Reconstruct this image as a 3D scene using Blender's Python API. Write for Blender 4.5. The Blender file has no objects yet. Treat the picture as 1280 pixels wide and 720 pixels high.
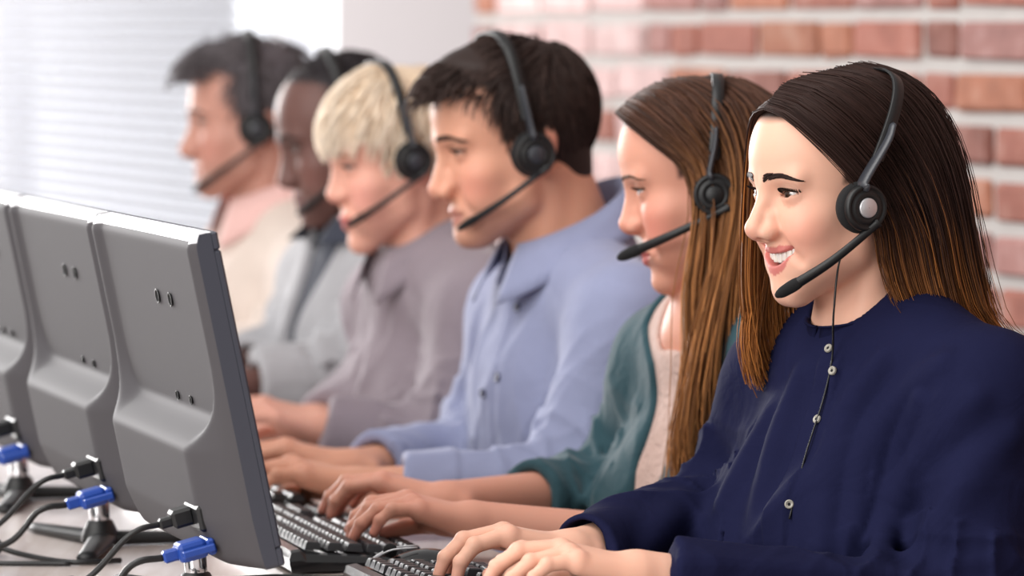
import bpy, bmesh, math, random
import numpy as np
from mathutils import Vector, Matrix
from concurrent.futures import ThreadPoolExecutor

S = bpy.context.scene
COL = S.collection
PI = math.pi
rng = np.random.default_rng(7)
random.seed(7)

# ------------------------------------------------------------------ camera
F_PX = 5500.0; CAM_H = 1.30; HORIZON = 42.0
FOCUS = 4.40
cam_d = bpy.data.cameras.new('camera'); cam = bpy.data.objects.new('camera', cam_d); COL.objects.link(cam)
cam_d.sensor_width = 36.0; cam_d.lens = F_PX / 1280.0 * 36.0
PITCH = math.atan((360.0 - HORIZON) / F_PX)
cam.location = (0, 0, CAM_H); cam.rotation_euler = (PI / 2 - PITCH, 0, 0)
cam_d.clip_start = 0.1; cam_d.clip_end = 100
cam_d.dof.use_dof = True; cam_d.dof.focus_distance = FOCUS; cam_d.dof.aperture_fstop = 4.6
S.camera = cam

# ------------------------------------------------------------------ world, lights, exposure
w = bpy.data.worlds.new('world'); S.world = w; w.use_nodes = True
bg = w.node_tree.nodes['Background']; bg.inputs[0].default_value = (1.0, 0.975, 0.96, 1); bg.inputs[1].default_value = 0.50

def area(name, loc, target, sx, sy, power, col=(1, 1, 1)):
    l = bpy.data.lights.new(name, 'AREA'); l.shape = 'RECTANGLE'; l.size = sx; l.size_y = sy; l.energy = power; l.color = col
    o = bpy.data.objects.new(name, l); COL.objects.link(o); o.location = loc
    o.rotation_euler = (Vector(target) - Vector(loc)).to_track_quat('-Z', 'Y').to_euler()
    return o
area('window_daylight', (-4.7, 12.6, 2.2), (0.0, 5.2, 1.0), 3.6, 2.2, 560, (1.0, 0.98, 0.97))
area('side_fill_light', (-3.4, 0.6, 2.3), (0.2, 4.8, 1.05), 3.0, 2.0, 152, (1.0, 0.975, 0.95))  # added soft fill from the front left, no window stands there
area('overhead_fill_light', (-1.6, 4.0, 3.4), (0.1, 5.0, 0.9), 2.4, 2.4, 70, (1.0, 0.97, 0.94))  # added fill from above

vs = S.view_settings
vs.view_transform = 'Standard'; vs.look = 'None'; vs.gamma = 1.0; vs.use_curve_mapping = False
vs.exposure = 0.28

# ------------------------------------------------------------------ layout helpers
AL = math.radians(16.5)
G = np.array([-math.cos(AL), -math.sin(AL), 0.0])      # the way the people face
RW = np.array([-math.sin(AL), math.cos(AL), 0.0])      # along the row, away from the camera
O0 = np.array([0.345, 4.46, 0.0])
DESK = 0.73
def uv(u, v, z=0.0): return O0 + G * u + RW * v + np.array([0, 0, z])
def at(px, py, d):                                      # survey point: bearing in the photo and distance
    return np.array([(px - 640.0) / F_PX * d, d, CAM_H - (py - HORIZON) / F_PX * d])
def srgb(r, g, b):
    f = lambda c: (c / 12.92 if c <= 0.04045 else ((c + 0.055) / 1.055) ** 2.4)
    return tuple(f(c / 255.0) for c in (r, g, b))

# ------------------------------------------------------------------ materials
def new_mat(name):
    m = bpy.data.materials.new(name); m.use_nodes = True
    nt = m.node_tree; b = nt.nodes['Principled BSDF']
    return m, nt, b
def noise_bump(nt, b, scale, strength, dist=0.002, detail=4.0, stretch=None, coord='Object'):
    tc = nt.nodes.new('ShaderNodeTexCoord'); n = nt.nodes.new('ShaderNodeTexNoise'); bp = nt.nodes.new('ShaderNodeBump')
    n.inputs['Scale'].default_value = scale; n.inputs['Detail'].default_value = detail
    bp.inputs['Strength'].default_value = strength; bp.inputs['Distance'].default_value = dist
    src = tc.outputs[coord]
    if stretch:
        mp = nt.nodes.new('ShaderNodeMapping'); mp.inputs['Scale'].default_value = stretch
        nt.links.new(src, mp.inputs[0]); src = mp.outputs[0]
    nt.links.new(src, n.inputs['Vector']); nt.links.new(n.outputs['Fac'], bp.inputs['Height']); nt.links.new(bp.outputs[0], b.inputs['Normal'])
    return n
def mat(name, rgb, rough=0.5, metal=0.0, spec=0.5, vary=0.0, vscale=8.0, bump=0.0, bscale=200.0, bdist=0.001, sheen=0.0, coat=0.0, sss=0.0, trans=0.0):
    m, nt, b = new_mat(name)
    c = srgb(*rgb)
    b.inputs['Base Color'].default_value = (*c, 1); b.inputs['Roughness'].default_value = rough; b.inputs['Metallic'].default_value = metal
    b.inputs['Specular IOR Level'].default_value = spec; b.inputs['Coat Weight'].default_value = coat; b.inputs['Sheen Weight'].default_value = sheen
    b.inputs['Subsurface Weight'].default_value = sss
    if vary > 0:
        tc = nt.nodes.new('ShaderNodeTexCoord'); n = nt.nodes.new('ShaderNodeTexNoise'); n.inputs['Scale'].default_value = vscale; n.inputs['Detail'].default_value = 5
        mx = nt.nodes.new('ShaderNodeMix'); mx.data_type = 'RGBA'
        mx.inputs[6].default_value = (*[max(0, x * (1 - vary)) for x in c], 1); mx.inputs[7].default_value = (*[min(1, x * (1 + vary)) for x in c], 1)
        nt.links.new(tc.outputs['Object'], n.inputs['Vector']); nt.links.new(n.outputs['Fac'], mx.inputs[0]); nt.links.new(mx.outputs[2], b.inputs['Base Color'])
    if bump > 0: noise_bump(nt, b, bscale, bump, bdist)
    return m
def attr_mat(name, rough, spec=0.5, sss=0.0, bump=0.0, bscale=300.0, bdist=0.0005, aniso=0.0, sheen=0.0):
    m, nt, b = new_mat(name)
    a = nt.nodes.new('ShaderNodeAttribute'); a.attribute_name = 'tint'
    nt.links.new(a.outputs['Color'], b.inputs['Base Color'])
    b.inputs['Roughness'].default_value = rough; b.inputs['Specular IOR Level'].default_value = spec
    b.inputs['Anisotropic'].default_value = aniso; b.inputs['Sheen Weight'].default_value = sheen
    if sss > 0:
        b.inputs['Subsurface Weight'].default_value = sss; b.inputs['Subsurface Radius'].default_value = (1.0, 0.35, 0.2); b.inputs['Subsurface Scale'].default_value = 0.006
    if bump > 0: noise_bump(nt, b, bscale, bump, bdist)
    return m
def cloth_mat(name, rgb, rough=0.85, vary=0.08, wr=0.25, wscale=14.0, sheen=0.25, spec=0.25):
    # woven cloth: fine weave relief plus soft wrinkles
    m, nt, b = new_mat(name)
    c = srgb(*rgb); N = nt.nodes
    tc = N.new('ShaderNodeTexCoord')
    n = N.new('ShaderNodeTexNoise'); n.inputs['Scale'].default_value = 30; n.inputs['Detail'].default_value = 6
    mx = N.new('ShaderNodeMix'); mx.data_type = 'RGBA'
    mx.inputs[6].default_value = (*[x * (1 - vary) for x in c], 1); mx.inputs[7].default_value = (*[min(1, x * (1 + vary)) for x in c], 1)
    nt.links.new(tc.outputs['Object'], n.inputs['Vector']); nt.links.new(n.outputs['Fac'], mx.inputs[0]); nt.links.new(mx.outputs[2], b.inputs['Base Color'])
    n2 = N.new('ShaderNodeTexNoise'); n2.inputs['Scale'].default_value = wscale; n2.inputs['Detail'].default_value = 3; n2.inputs['Distortion'].default_value = 1.2
    nt.links.new(tc.outputs['Object'], n2.inputs['Vector'])
    n3 = N.new('ShaderNodeTexNoise'); n3.inputs['Scale'].default_value = 700; n3.inputs['Detail'].default_value = 1
    nt.links.new(tc.outputs['Object'], n3.inputs['Vector'])
    b1 = N.new('ShaderNodeBump'); b1.inputs['Strength'].default_value = wr; b1.inputs['Distance'].default_value = 0.012
    b2 = N.new('ShaderNodeBump'); b2.inputs['Strength'].default_value = 0.25; b2.inputs['Distance'].default_value = 0.0006
    nt.links.new(n2.outputs['Fac'], b1.inputs['Height']); nt.links.new(b1.outputs[0], b2.inputs['Normal']); nt.links.new(n3.outputs['Fac'], b2.inputs['Height'])
    nt.links.new(b2.outputs[0], b.inputs['Normal'])
    b.inputs['Roughness'].default_value = rough; b.inputs['Specular IOR Level'].default_value = spec; b.inputs['Sheen Weight'].default_value = sheen; b.inputs['Sheen Roughness'].default_value = 0.4
    return m

M = {}
M['skin'] = attr_mat('skin', 0.50, 0.30, sss=0.12, bump=0.08, bscale=900)
M['hair'] = attr_mat('hair', 0.58, 0.22)
M['eye'] = attr_mat('eye', 0.08, 0.6)
M['teeth'] = mat('teeth', (238, 230, 220), 0.2, sss=0.1)
M['black_plastic'] = mat('black_plastic', (13, 14, 16), 0.5, bump=0.05, bscale=900)
M['grey_plastic'] = mat('grey_plastic', (52, 54, 60), 0.35)
M['foam'] = mat('foam', (18, 18, 20), 0.9, bump=0.4, bscale=500)
M['silver'] = mat('silver', (205, 205, 208), 0.35, metal=0.6)
M['chrome'] = mat('chrome', (225, 226, 230), 0.1, metal=1.0)
M['cable'] = mat('cable', (16, 16, 18), 0.45)
M['blue_plug'] = mat('blue_plug', (28, 66, 150), 0.42, bump=0.1, bscale=300)
M['monitor_back'] = mat('monitor_back', (76, 74, 77), 0.68, spec=0.16, vary=0.05, vscale=3, bump=0.03, bscale=900)
M['lit_edge'] = mat('lit_edge', (206, 206, 210), 0.35, spec=0.5)  # pale colour paints the window highlight along the monitor tops
M['monitor_side'] = mat('monitor_side', (62, 65, 76), 0.4, bump=0.03, bscale=900)
M['screen'] = mat('screen', (12, 13, 16), 0.15)
M['key'] = mat('key', (40, 41, 46), 0.35, bump=0.05, bscale=600)
M['key_body'] = mat('key_body', (24, 24, 27), 0.22, coat=0.3)
M['mouse'] = mat('mouse', (26, 26, 29), 0.18, coat=0.4)
M['button'] = mat('button', (158, 154, 144), 0.3)
M['thread'] = mat('thread', (18, 18, 24), 0.9)
M['dark_button'] = mat('dark_button', (52, 56, 84), 0.35)

# ------------------------------------------------------------------ object helpers
def link(name, me, m, parent=None, smooth=True):
    o = bpy.data.objects.new(name, me); COL.objects.link(o)
    if m is not None and len(me.materials) == 0: me.materials.append(m)
    if smooth: me.polygons.foreach_set('use_smooth', np.ones(len(me.polygons), dtype=bool))
    if parent is not None:
        o.parent = parent; o.matrix_parent_inverse = parent_world(parent).inverted()
    return o
def parent_world(o):
    m = o.matrix_basis.copy()
    return m if o.parent is None else parent_world(o.parent) @ o.matrix_parent_inverse @ m
def tag(o, label=None, cat=None, group=None, kind=None):
    if label: o['label'] = label
    if cat: o['category'] = cat
    if group: o['group'] = group
    if kind: o['kind'] = kind
    return o
def thing(name, label, cat, loc, group=None):
    o = bpy.data.objects.new(name, None); COL.objects.link(o); o.location = loc; o.empty_display_size = 0.05
    return tag(o, label, cat, group)
def mesh_np(name, V, Q, tint=None):
    # V (n,3), Q (m,k) with one k
    me = bpy.data.meshes.new(name); V = np.asarray(V, dtype=np.float32); Q = np.asarray(Q, dtype=np.int32)
    k = Q.shape[1]
    me.vertices.add(len(V)); me.vertices.foreach_set('co', V.ravel())
    me.loops.add(Q.size); me.loops.foreach_set('vertex_index', Q.ravel())
    me.polygons.add(len(Q)); me.polygons.foreach_set('loop_start', np.arange(0, Q.size, k, dtype=np.int32))
    if tint is not None:
        a = me.attributes.new('tint', 'FLOAT_COLOR', 'POINT')
        c = np.ones((len(V), 4), dtype=np.float32); c[:, :3] = tint; a.data.foreach_set('color', c.ravel())
    me.update(calc_edges=True); me.validate()
    return me
def bm_mesh(name, bm):
    me = bpy.data.meshes.new(name); bm.normal_update(); bm.to_mesh(me); bm.free(); return me
def frame(origin, ex, ey, ez):
    m = Matrix.Identity(4)
    for i, e in enumerate((ex, ey, ez)):
        for j in range(3): m[j][i] = float(e[j])
    for j in range(3): m[j][3] = float(origin[j])
    return m
def add_box(bm, lo, hi, mtx=None, bevel=0.0, seg=1):
    r = bmesh.ops.create_cube(bm, size=1.0); vsx = r['verts']
    lo = Vector(lo); hi = Vector(hi); c = (lo + hi) / 2; d = hi - lo
    for v in vsx: v.co = Vector((v.co.x * d.x, v.co.y * d.y, v.co.z * d.z)) + c
    if bevel > 0:
        es = list({e for v in vsx for e in v.link_edges})
        rr = bmesh.ops.bevel(bm, geom=es, offset=bevel, segments=seg, affect='EDGES', profile=0.5)
        vsx = list({v for f in rr['faces'] for v in f.verts} | {v for v in vsx if v.is_valid})
    if mtx is not None: bmesh.ops.transform(bm, matrix=mtx, verts=vsx)
    return vsx
def catmull(P, n):
    P = np.asarray(P, float); k = len(P)
    Pe = np.vstack([2 * P[0] - P[1], P, 2 * P[-1] - P[-2]])
    t = np.linspace(0, k - 1, n); i = np.minimum(t.astype(int), k - 2); f = (t - i)[:, None]
    a, b, c, d = Pe[i], Pe[i + 1], Pe[i + 2], Pe[i + 3]
    return 0.5 * ((2 * b) + (-a + c) * f + (2 * a - 5 * b + 4 * c - d) * f ** 2 + (-a + 3 * b - 3 * c + d) * f ** 3)
def tube_np(P, R, sides=8, caps=True, flat=1.0, up=(0, 0, 1)):
    # tube along P with radius R (array or float); flat scales the second axis
    P = np.asarray(P, float); n = len(P); R = np.broadcast_to(np.asarray(R, float), (n,))
    T = np.gradient(P, axis=0); T /= np.linalg.norm(T, axis=1)[:, None] + 1e-12
    u = np.asarray(up, float); A = np.cross(T, u); bad = np.linalg.norm(A, axis=1) < 1e-4
    A[bad] = np.cross(T[bad], np.array([1.0, 0.1, 0])); A /= np.linalg.norm(A, axis=1)[:, None]
    Bv = np.cross(A, T)
    th = np.arange(sides) / sides * 2 * PI
    V = P[:, None, :] + R[:, None, None] * (A[:, None, :] * np.cos(th)[None, :, None] + flat * Bv[:, None, :] * np.sin(th)[None, :, None])
    V = V.reshape(-1, 3); i = np.arange(n - 1)[:, None] * sides; j = np.arange(sides)[None, :]; j2 = (j + 1) % sides
    Q = np.stack([i + j, i + j2, i + sides + j2, i + sides + j], -1).reshape(-1, 4)
    if caps:
        V = np.vstack([V, P[0] - T[0] * R[0] * 0.5, P[-1] + T[-1] * R[-1] * 0.5]); a = n * sides; b = a + 1
        jj = np.arange(sides); kk = (jj + 1) % sides
        # degenerate-free caps: pair triangles into quads
        c0 = np.stack([np.full(sides // 2, a), (jj[0::2] + 2) % sides, (jj[0::2] + 1) % sides, jj[0::2]], -1)
        o = (n - 1) * sides
        c1 = np.stack([np.full(sides // 2, b), o + jj[0::2], o + (jj[0::2] + 1) % sides, o + (jj[0::2] + 2) % sides], -1)
        Q = np.vstack([Q, c0, c1])
    return V, Q
def join_np(parts):
    Vs, Qs, n = [], [], 0
    for V, Q in parts: Vs.append(V); Qs.append(Q + n); n += len(V)
    return np.vstack(Vs), np.vstack(Qs)
def tube(name, P, R, m, parent=None, n=40, sides=8, **k):
    V, Q = tube_np(catmull(P, n), R, sides, **k); return link(name, mesh_np(name, V, Q), m, parent)

# ------------------------------------------------------------------ distance-field modelling (bodies and clothes)
f32 = np.float32
def vec(*a): return np.array(a, dtype=f32)
def ln(v): return np.sqrt(np.einsum('ij,ij->i', v, v))
def sph(p, c, r): return ln(p - vec(*c)) - f32(r)
def ell(p, c, r):
    q = p - vec(*c); r = vec(*r); k0 = ln(q / r); k1 = ln(q / (r * r)) + f32(1e-9)
    return k0 * (k0 - 1) / k1
def cap(p, a, b, ra, rb=None):
    a = vec(*a); b = vec(*b); rb = ra if rb is None else rb
    ab = b - a; t = np.clip((p - a) @ ab / f32(max(1e-9, ab @ ab)), 0, 1)
    return ln(p - a - t[:, None] * ab) - (f32(ra) + f32(rb - ra) * t)
def smin(a, b, k):
    k = f32(k); h = np.maximum(k - np.abs(a - b), 0) / k; return np.minimum(a, b) - h * h * k * f32(0.25)
def smax(a, b, k): return -smin(-a, -b, k)
def near(p, c, R, fn, pad=0.05):
    d = ln(p - vec(*c)) - f32(R); out = d.copy(); m = d < pad
    if m.any(): out[m] = fn(p[m])
    return out
POOL = ThreadPoolExecutor(4)
def par(f, P, ch=60000):
    if len(P) <= ch: return f(P)
    return np.concatenate(list(POOL.map(f, [P[i:i + ch] for i in range(0, len(P), ch)])))
def mesh_sdf(f, lo, hi, h, B=8, proj=2):
    lo = np.floor(np.asarray(lo) / h) * h; hi = np.asarray(hi)
    nb = np.maximum(1, np.ceil((hi - lo) / (h * B)).astype(int))
    bi = np.stack(np.meshgrid(*[np.arange(k) for k in nb], indexing='ij'), -1).reshape(-1, 3)
    cen = (lo + (bi + 0.5) * B * h).astype(f32)
    d = par(f, cen); bi = bi[np.abs(d) < 0.87 * B * h * 1.45 + 2 * h]
    off = np.stack(np.meshgrid(*[np.arange(B + 1)] * 3, indexing='ij'), -1).reshape(-1, 3)
    idx = bi[:, None, :] * B + off[None]
    val = par(f, (lo + idx.reshape(-1, 3) * h).astype(f32)).reshape(-1, B + 1, B + 1, B + 1)
    s = val < 0; n3 = nb * B + 2
    cnt = sum(s[:, i:B + i, j:B + j, k:B + k].astype(np.int8) for i in (0, 1) for j in (0, 1) for k in (0, 1))
    act = np.argwhere((cnt > 0) & (cnt < 8))
    if len(act) == 0: return np.zeros((0, 3)), np.zeros((0, 4), int)
    g = bi[act[:, 0]] * B + act[:, 1:]
    cid = (g[:, 0].astype(np.int64) * n3[1] + g[:, 1]) * n3[2] + g[:, 2]
    order = np.argsort(cid); cid = cid[order]; g = g[order]; act = act[order]
    cor = [(i, j, k) for i in (0, 1) for j in (0, 1) for k in (0, 1)]
    cv = np.stack([val[act[:, 0], act[:, 1] + i, act[:, 2] + j, act[:, 3] + k] for i, j, k in cor], 1)
    acc = np.zeros((len(act), 3)); num = np.zeros(len(act))
    for x in range(8):
        for y in range(x + 1, 8):
            dd = np.abs(np.array(cor[x]) - np.array(cor[y]))
            if dd.sum() != 1: continue
            m = (cv[:, x] < 0) != (cv[:, y] < 0); t = cv[:, x] / (cv[:, x] - cv[:, y] + 1e-20)
            p = np.array(cor[x]) + t[:, None] * (np.array(cor[y]) - np.array(cor[x]))
            acc[m] += p[m]; num[m] += 1
    V = lo + (g + acc / np.maximum(num, 1)[:, None]) * h
    quads = []
    for ax in range(3):
        sl0 = [slice(0, B)] * 3; sl1 = list(sl0); sl1[ax] = slice(1, B + 1)
        a = s[(slice(None), *sl0)]; b = s[(slice(None), *sl1)]
        e = np.argwhere(a != b); gi = bi[e[:, 0]] * B + e[:, 1:]
        sg = a[tuple(e.T)]; u, w_ = [(1, 2), (2, 0), (0, 1)][ax]
        du = np.zeros(3, int); du[u] = 1; dw = np.zeros(3, int); dw[w_] = 1
        cs = [gi - du - dw, gi - dw, gi, gi - du]
        ids = []; ok = np.ones(len(gi), bool)
        for c in cs:
            ci = (c[:, 0].astype(np.int64) * n3[1] + c[:, 1]) * n3[2] + c[:, 2]
            pos = np.minimum(np.searchsorted(cid, ci), len(cid) - 1); ok &= cid[pos] == ci; ids.append(pos)
        q = np.stack(ids, 1)[ok]; sg = sg[ok]; q[~sg] = q[~sg][:, ::-1]; quads.append(q)
    Q = np.vstack(quads)
    T = np.array([[1, 1, 1], [1, -1, -1], [-1, 1, -1], [-1, -1, 1]], dtype=f32); e = f32(h * 0.35)
    V = V.astype(f32)
    for _ in range(proj):
        fv = par(f, V); gr = sum(T[i][None] * par(f, V + T[i] * e)[:, None] for i in range(4)) / (4 * e)
        gl = np.maximum((gr * gr).sum(1), 0.15)
        st = gr * (fv / gl)[:, None]; sl = ln(st); st *= np.minimum(1, h * 0.7 / np.maximum(sl, 1e-9))[:, None]
        V = V - st
    return V, Q
def march(f, px, py, d0, d1):
    # first hit of a line of sight with a surface (used to seat small parts on cloth)
    n = 900; ds = np.linspace(d0, d1, n); P = np.stack([at(px, py, d) for d in ds]).astype(f32); v = f(P)
    i = np.argmax(v < 0.0008); p = P[i] if v[i] < 0.0008 else P[np.argmin(v)]
    e = f32(0.003); g = np.array([(f(p[None] + e * ax)[0] - f(p[None] - e * ax)[0]) for ax in np.eye(3, dtype=f32)]); g /= np.linalg.norm(g) + 1e-9
    return p.astype(float), g.astype(float)
def rot(yaw, pitch=0.0, roll=0.0):
    # columns: forward, left, up.  yaw = angle of facing turned from picture-left towards the camera
    y = math.radians(yaw); f = np.array([-math.cos(y), -math.sin(y), 0]); l = np.array([math.sin(y), -math.cos(y), 0]); u = np.array([0, 0, 1.0])
    t = math.radians(pitch); f2 = f * math.cos(t) - u * math.sin(t); u2 = u * math.cos(t) + f * math.sin(t)   # pitch > 0 looks down
    r = math.radians(roll); l2 = l * math.cos(r) + u2 * math.sin(r); u3 = u2 * math.cos(r) - l * math.sin(r)
    return np.stack([f2, l2, u3], 1)

# ------------------------------------------------------------------ heads and hands (head space: x forward, y left, z up, origin between the ears)
EYE = np.array([0.0735, 0.0315, 0.0065])
def mouth_curves(H):
    if H['smile']:
        zu = lambda y: -0.0580 + 0.0085 * (y / 0.034) ** 2
        zl = lambda y: -0.0715 + 0.0225 * (y / 0.034) ** 2
        return zu, zl, 0.034
    return (lambda y: -0.0700 + 0.001 * (y / 0.023) ** 2), (lambda y: -0.0704 + 0.0014 * (y / 0.023) ** 2), 0.023
def head_sdf(p, H):
    q = p.copy(); q[:, 1] = np.abs(q[:, 1]); x, y, z = q[:, 0], q[:, 1], q[:, 2]
    m = H['male']; tip = H['tip']; nz = 0.0 if m else 0.006; jw = 0.004 if m else 0.0; lb = 0.0095 if H['smile'] else 0.0
    d = ell(q, (-0.003, 0, 0.040), (0.096, 0.074, 0.086))
    d = smin(d, ell(q, (0.028, 0, 0.045), (0.0645, 0.061, 0.064)), 0.03)
    d = smin(d, ell(q, (0.033, 0, -0.028), (0.0525, 0.055, 0.060)), 0.03)
    d = smin(d, ell(q, (0.052, 0.037, -0.022), (0.030, 0.024, 0.018)), 0.022)
    d = smin(d, ell(q, (0.0580 - lb - 0.003 * m, 0, -0.066), (0.0335, 0.034, 0.029)), 0.022)
    d = smin(d, cap(q, (0.002, 0.053 + jw, -0.012), (0.014, 0.047 + jw, -0.060), 0.013, 0.015), 0.03)
    d = smin(d, cap(q, (0.014, 0.045 + jw, -0.060), (0.064, 0.012 + jw, -0.104 + 0.004 * H['smile'] + 0.006 * m), 0.015, 0.013), 0.022)
    d = smin(d, ell(q, (0.038, 0, -0.076), (0.042, 0.036, 0.022)), 0.025)
    cz = -0.106 + 0.004 * H['smile'] - (0.003 if m else 0)
    d = smin(d, ell(q, (0.0745 - lb + 0.002 * m, 0, cz + 0.011 * m), (0.0165, 0.019 + jw, 0.0145)), 0.016)
    d = smin(d, ell(q, (0.060 - lb, 0.034, -0.054), (0.0245, 0.021, 0.030)), 0.022)
    if m: d = smin(d, ell(q, (0.064, 0, -0.088), (0.0225, 0.024, 0.018)), 0.014)
    if H['smile']: d = smin(d, ell(q, (0.0655, 0.037, -0.034), (0.0175, 0.0165, 0.015)), 0.016)
    # brow, sockets
    d = smin(d, cap(q, (0.0875 + 0.004 * m, 0.008, 0.021), (0.077, 0.044, 0.0235), 0.0065 + 0.002 * m, 0.006), 0.016)
    d = smax(d, -ell(q, (0.101, 0.0325, 0.0055), (0.0185, 0.0185, 0.0115)), 0.014)
    # nose
    d = smin(d, cap(q, (0.0855, 0, 0.020), (tip - 0.009, 0, -0.033 + nz), 0.0062, 0.0085), 0.012)
    d = smin(d, sph(q, (tip - (0.0105 if m else 0.0090), 0, -0.0360 + nz), 0.0103 if m else 0.0090), 0.007); d = smin(d, cap(q, (tip - 0.014, 0, -0.041 + nz), (0.078, 0, -0.044 + nz * 0.6), 0.0075, 0.012), 0.008)
    d = smin(d, ell(q, (tip - 0.0215, 0.0122, -0.0405 + nz), (0.0115, 0.0066, 0.0078)), 0.007)
    d = smax(d, -ell(q, (tip - 0.0140, 0.0062, -0.0480 + nz), (0.0070, 0.0034, 0.0042)), 0.003)
    d = smin(d, cap(q, (tip - 0.026, 0.0085, -0.022 + nz * 0.5), (tip - 0.024, 0.010, -0.036 + nz), 0.0055, 0.006), 0.010)
    # eyelids with an almond opening
    E = vec(*EYE); e = q - E; re = ln(e)
    lid = re - f32(0.0136); d = smin(d, lid, 0.006)
    up, dn = H['eye']; R = 0.0146 ** 2
    Ru = (R + up * up) / (2 * up); Rd = (R + dn * dn) / (2 * dn)
    ey, ez = e[:, 1], e[:, 2] - 0.10 * e[:, 1]
    alm = np.maximum(np.sqrt(ey ** 2 + (ez + (Ru - up)) ** 2) - Ru, np.sqrt(ey ** 2 + (ez - (Rd - dn)) ** 2) - Rd)
    d = smax(d, -np.maximum(np.maximum(alm, f32(0.0119) - re), 0.004 - e[:, 0]), 0.0015)
    # lips and mouth
    zu, zl, hw = mouth_curves(H)
    if H['smile']:
        carve = np.maximum(np.maximum(zl(y) - z, z - zu(y)), np.maximum(f32(0.060) - x, y - f32(hw)))
        xs = lambda t: 0.0830 - 10.5 * t * t
        ys = [0, 0.0115, 0.023, 0.035]; a = None
        for i in range(3):
            t0, t1 = ys[i], ys[i + 1]; r0, r1 = 0.0040 - 0.06 * t0, 0.0040 - 0.06 * t1; s0, s1 = 0.0054 - 0.10 * t0, 0.0054 - 0.10 * t1
            u = cap(q, (xs(t0) + 0.0012 - (0.0008 if t0 == 0 else 0), t0, zu(t0) + r0), (xs(t1), t1, zu(t1) + r1), r0, r1)
            l = cap(q, (xs(t0) - 0.0105 + 0.0035 * i, t0, zl(t0) - s0), (xs(t1) - 0.0070 + 0.0035 * i, t1, zl(t1) - s1), s0, s1)
            uu = np.minimum(u, l); a = uu if a is None else np.minimum(a, uu)
        d = smin(d, a, 0.010); d = smax(d, -carve, 0.0015)
    else:
        lp = H.get('lip', 1.0)
        a = cap(q, (0.0935 - 0.003 * m, 0.003, -0.0650), (0.0825, 0.0225, -0.0690), 0.0058 * lp, 0.0028)
        a = np.minimum(a, cap(q, (0.0905 - 0.003 * m, 0, -0.0765), (0.0815, 0.021, -0.0710), 0.0064 * lp, 0.0028))
        d = smin(d, a, 0.006)
        d = smax(d, -cap(q, (0.1015 - 0.003 * m, 0, -0.0703), (0.0855, 0.0235, -0.0695), 0.0021, 0.0016), 0.003)
    d = smax(d, -cap(q, (0.0900, 0.0205, -0.044), (0.0780, 0.0375 + 0.003 * H['smile'], -0.066), 0.0030, 0.0020), 0.010 if H['smile'] else 0.016)
    # ear
    er = np.stack([x * 0.96 + z * 0.25, y, -x * 0.25 + z * 0.96], 1)
    ear = ell(er, (-0.012, 0.073 + jw * 0.5, 0.004), (0.0165, 0.0075, 0.031))
    ear = smax(ear, -ell(er, (-0.006, 0.081 + jw * 0.5, 0.004), (0.0085, 0.0065, 0.018)), 0.004)
    d = smin(d, ear, 0.006)
    return d
def hair_mask(q, H):
    # signed: > 0 where the scalp carries hair (head space)
    x, y, z = q[:, 0], np.abs(q[:, 1]), q[:, 2]
    t = np.clip(y / 0.065, 0, 1)
    front = 0.086 + H.get('hl', 0.0) - 0.052 * t ** 2.2 - x          # behind the front hairline
    line = np.where(x > 0.02, 0.066 - 0.05 * t ** 3, np.where(x > -0.02, 0.012 + (x + 0.02) * 0.5, (-0.078 if H['male'] else -0.055) - (x + 0.02) * 0.2))
    sb = (np.abs(x - 0.008) < 0.011) & (z > -0.022) & (y > 0.05)
    return np.where(sb & bool(H['male']), 0.01, np.minimum(front, z - line))

FT = [0.029, 0.0095, -0.010, -0.0275]
FL = [(0.042, 0.025, 0.019), (0.047, 0.029, 0.020), (0.043, 0.027, 0.019), (0.034, 0.020, 0.017)]
def hand_joints(curl, spread=1.0, seed=0):
    r = np.random.default_rng(seed); out = []
    for i in range(4):
        k = np.array([0.086 - (0.0, -0.002, 0.003, 0.010)[i], FT[i], 0.014 - (0.001, 0, 0.002, 0.006)[i]])
        pts = [k]; ang = curl[0] + r.uniform(-7, 7); az = (FT[i] * spread * 4.0)
        for j in range(3):
            a = math.radians(ang); dv = np.array([math.cos(a) * math.cos(az), math.cos(a) * math.sin(az), -math.sin(a)])
            pts.append(pts[-1] + dv * FL[i][j]); ang += (curl[1], curl[2])[min(j, 1)] + r.uniform(-5, 5)
        out.append(pts)
    th = [np.array([0.018, 0.020, -0.004]), np.array([0.048, 0.043, -0.014]), np.array([0.079, 0.046, -0.024]), np.array([0.103, 0.038, -0.034])]
    return out, th
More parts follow.
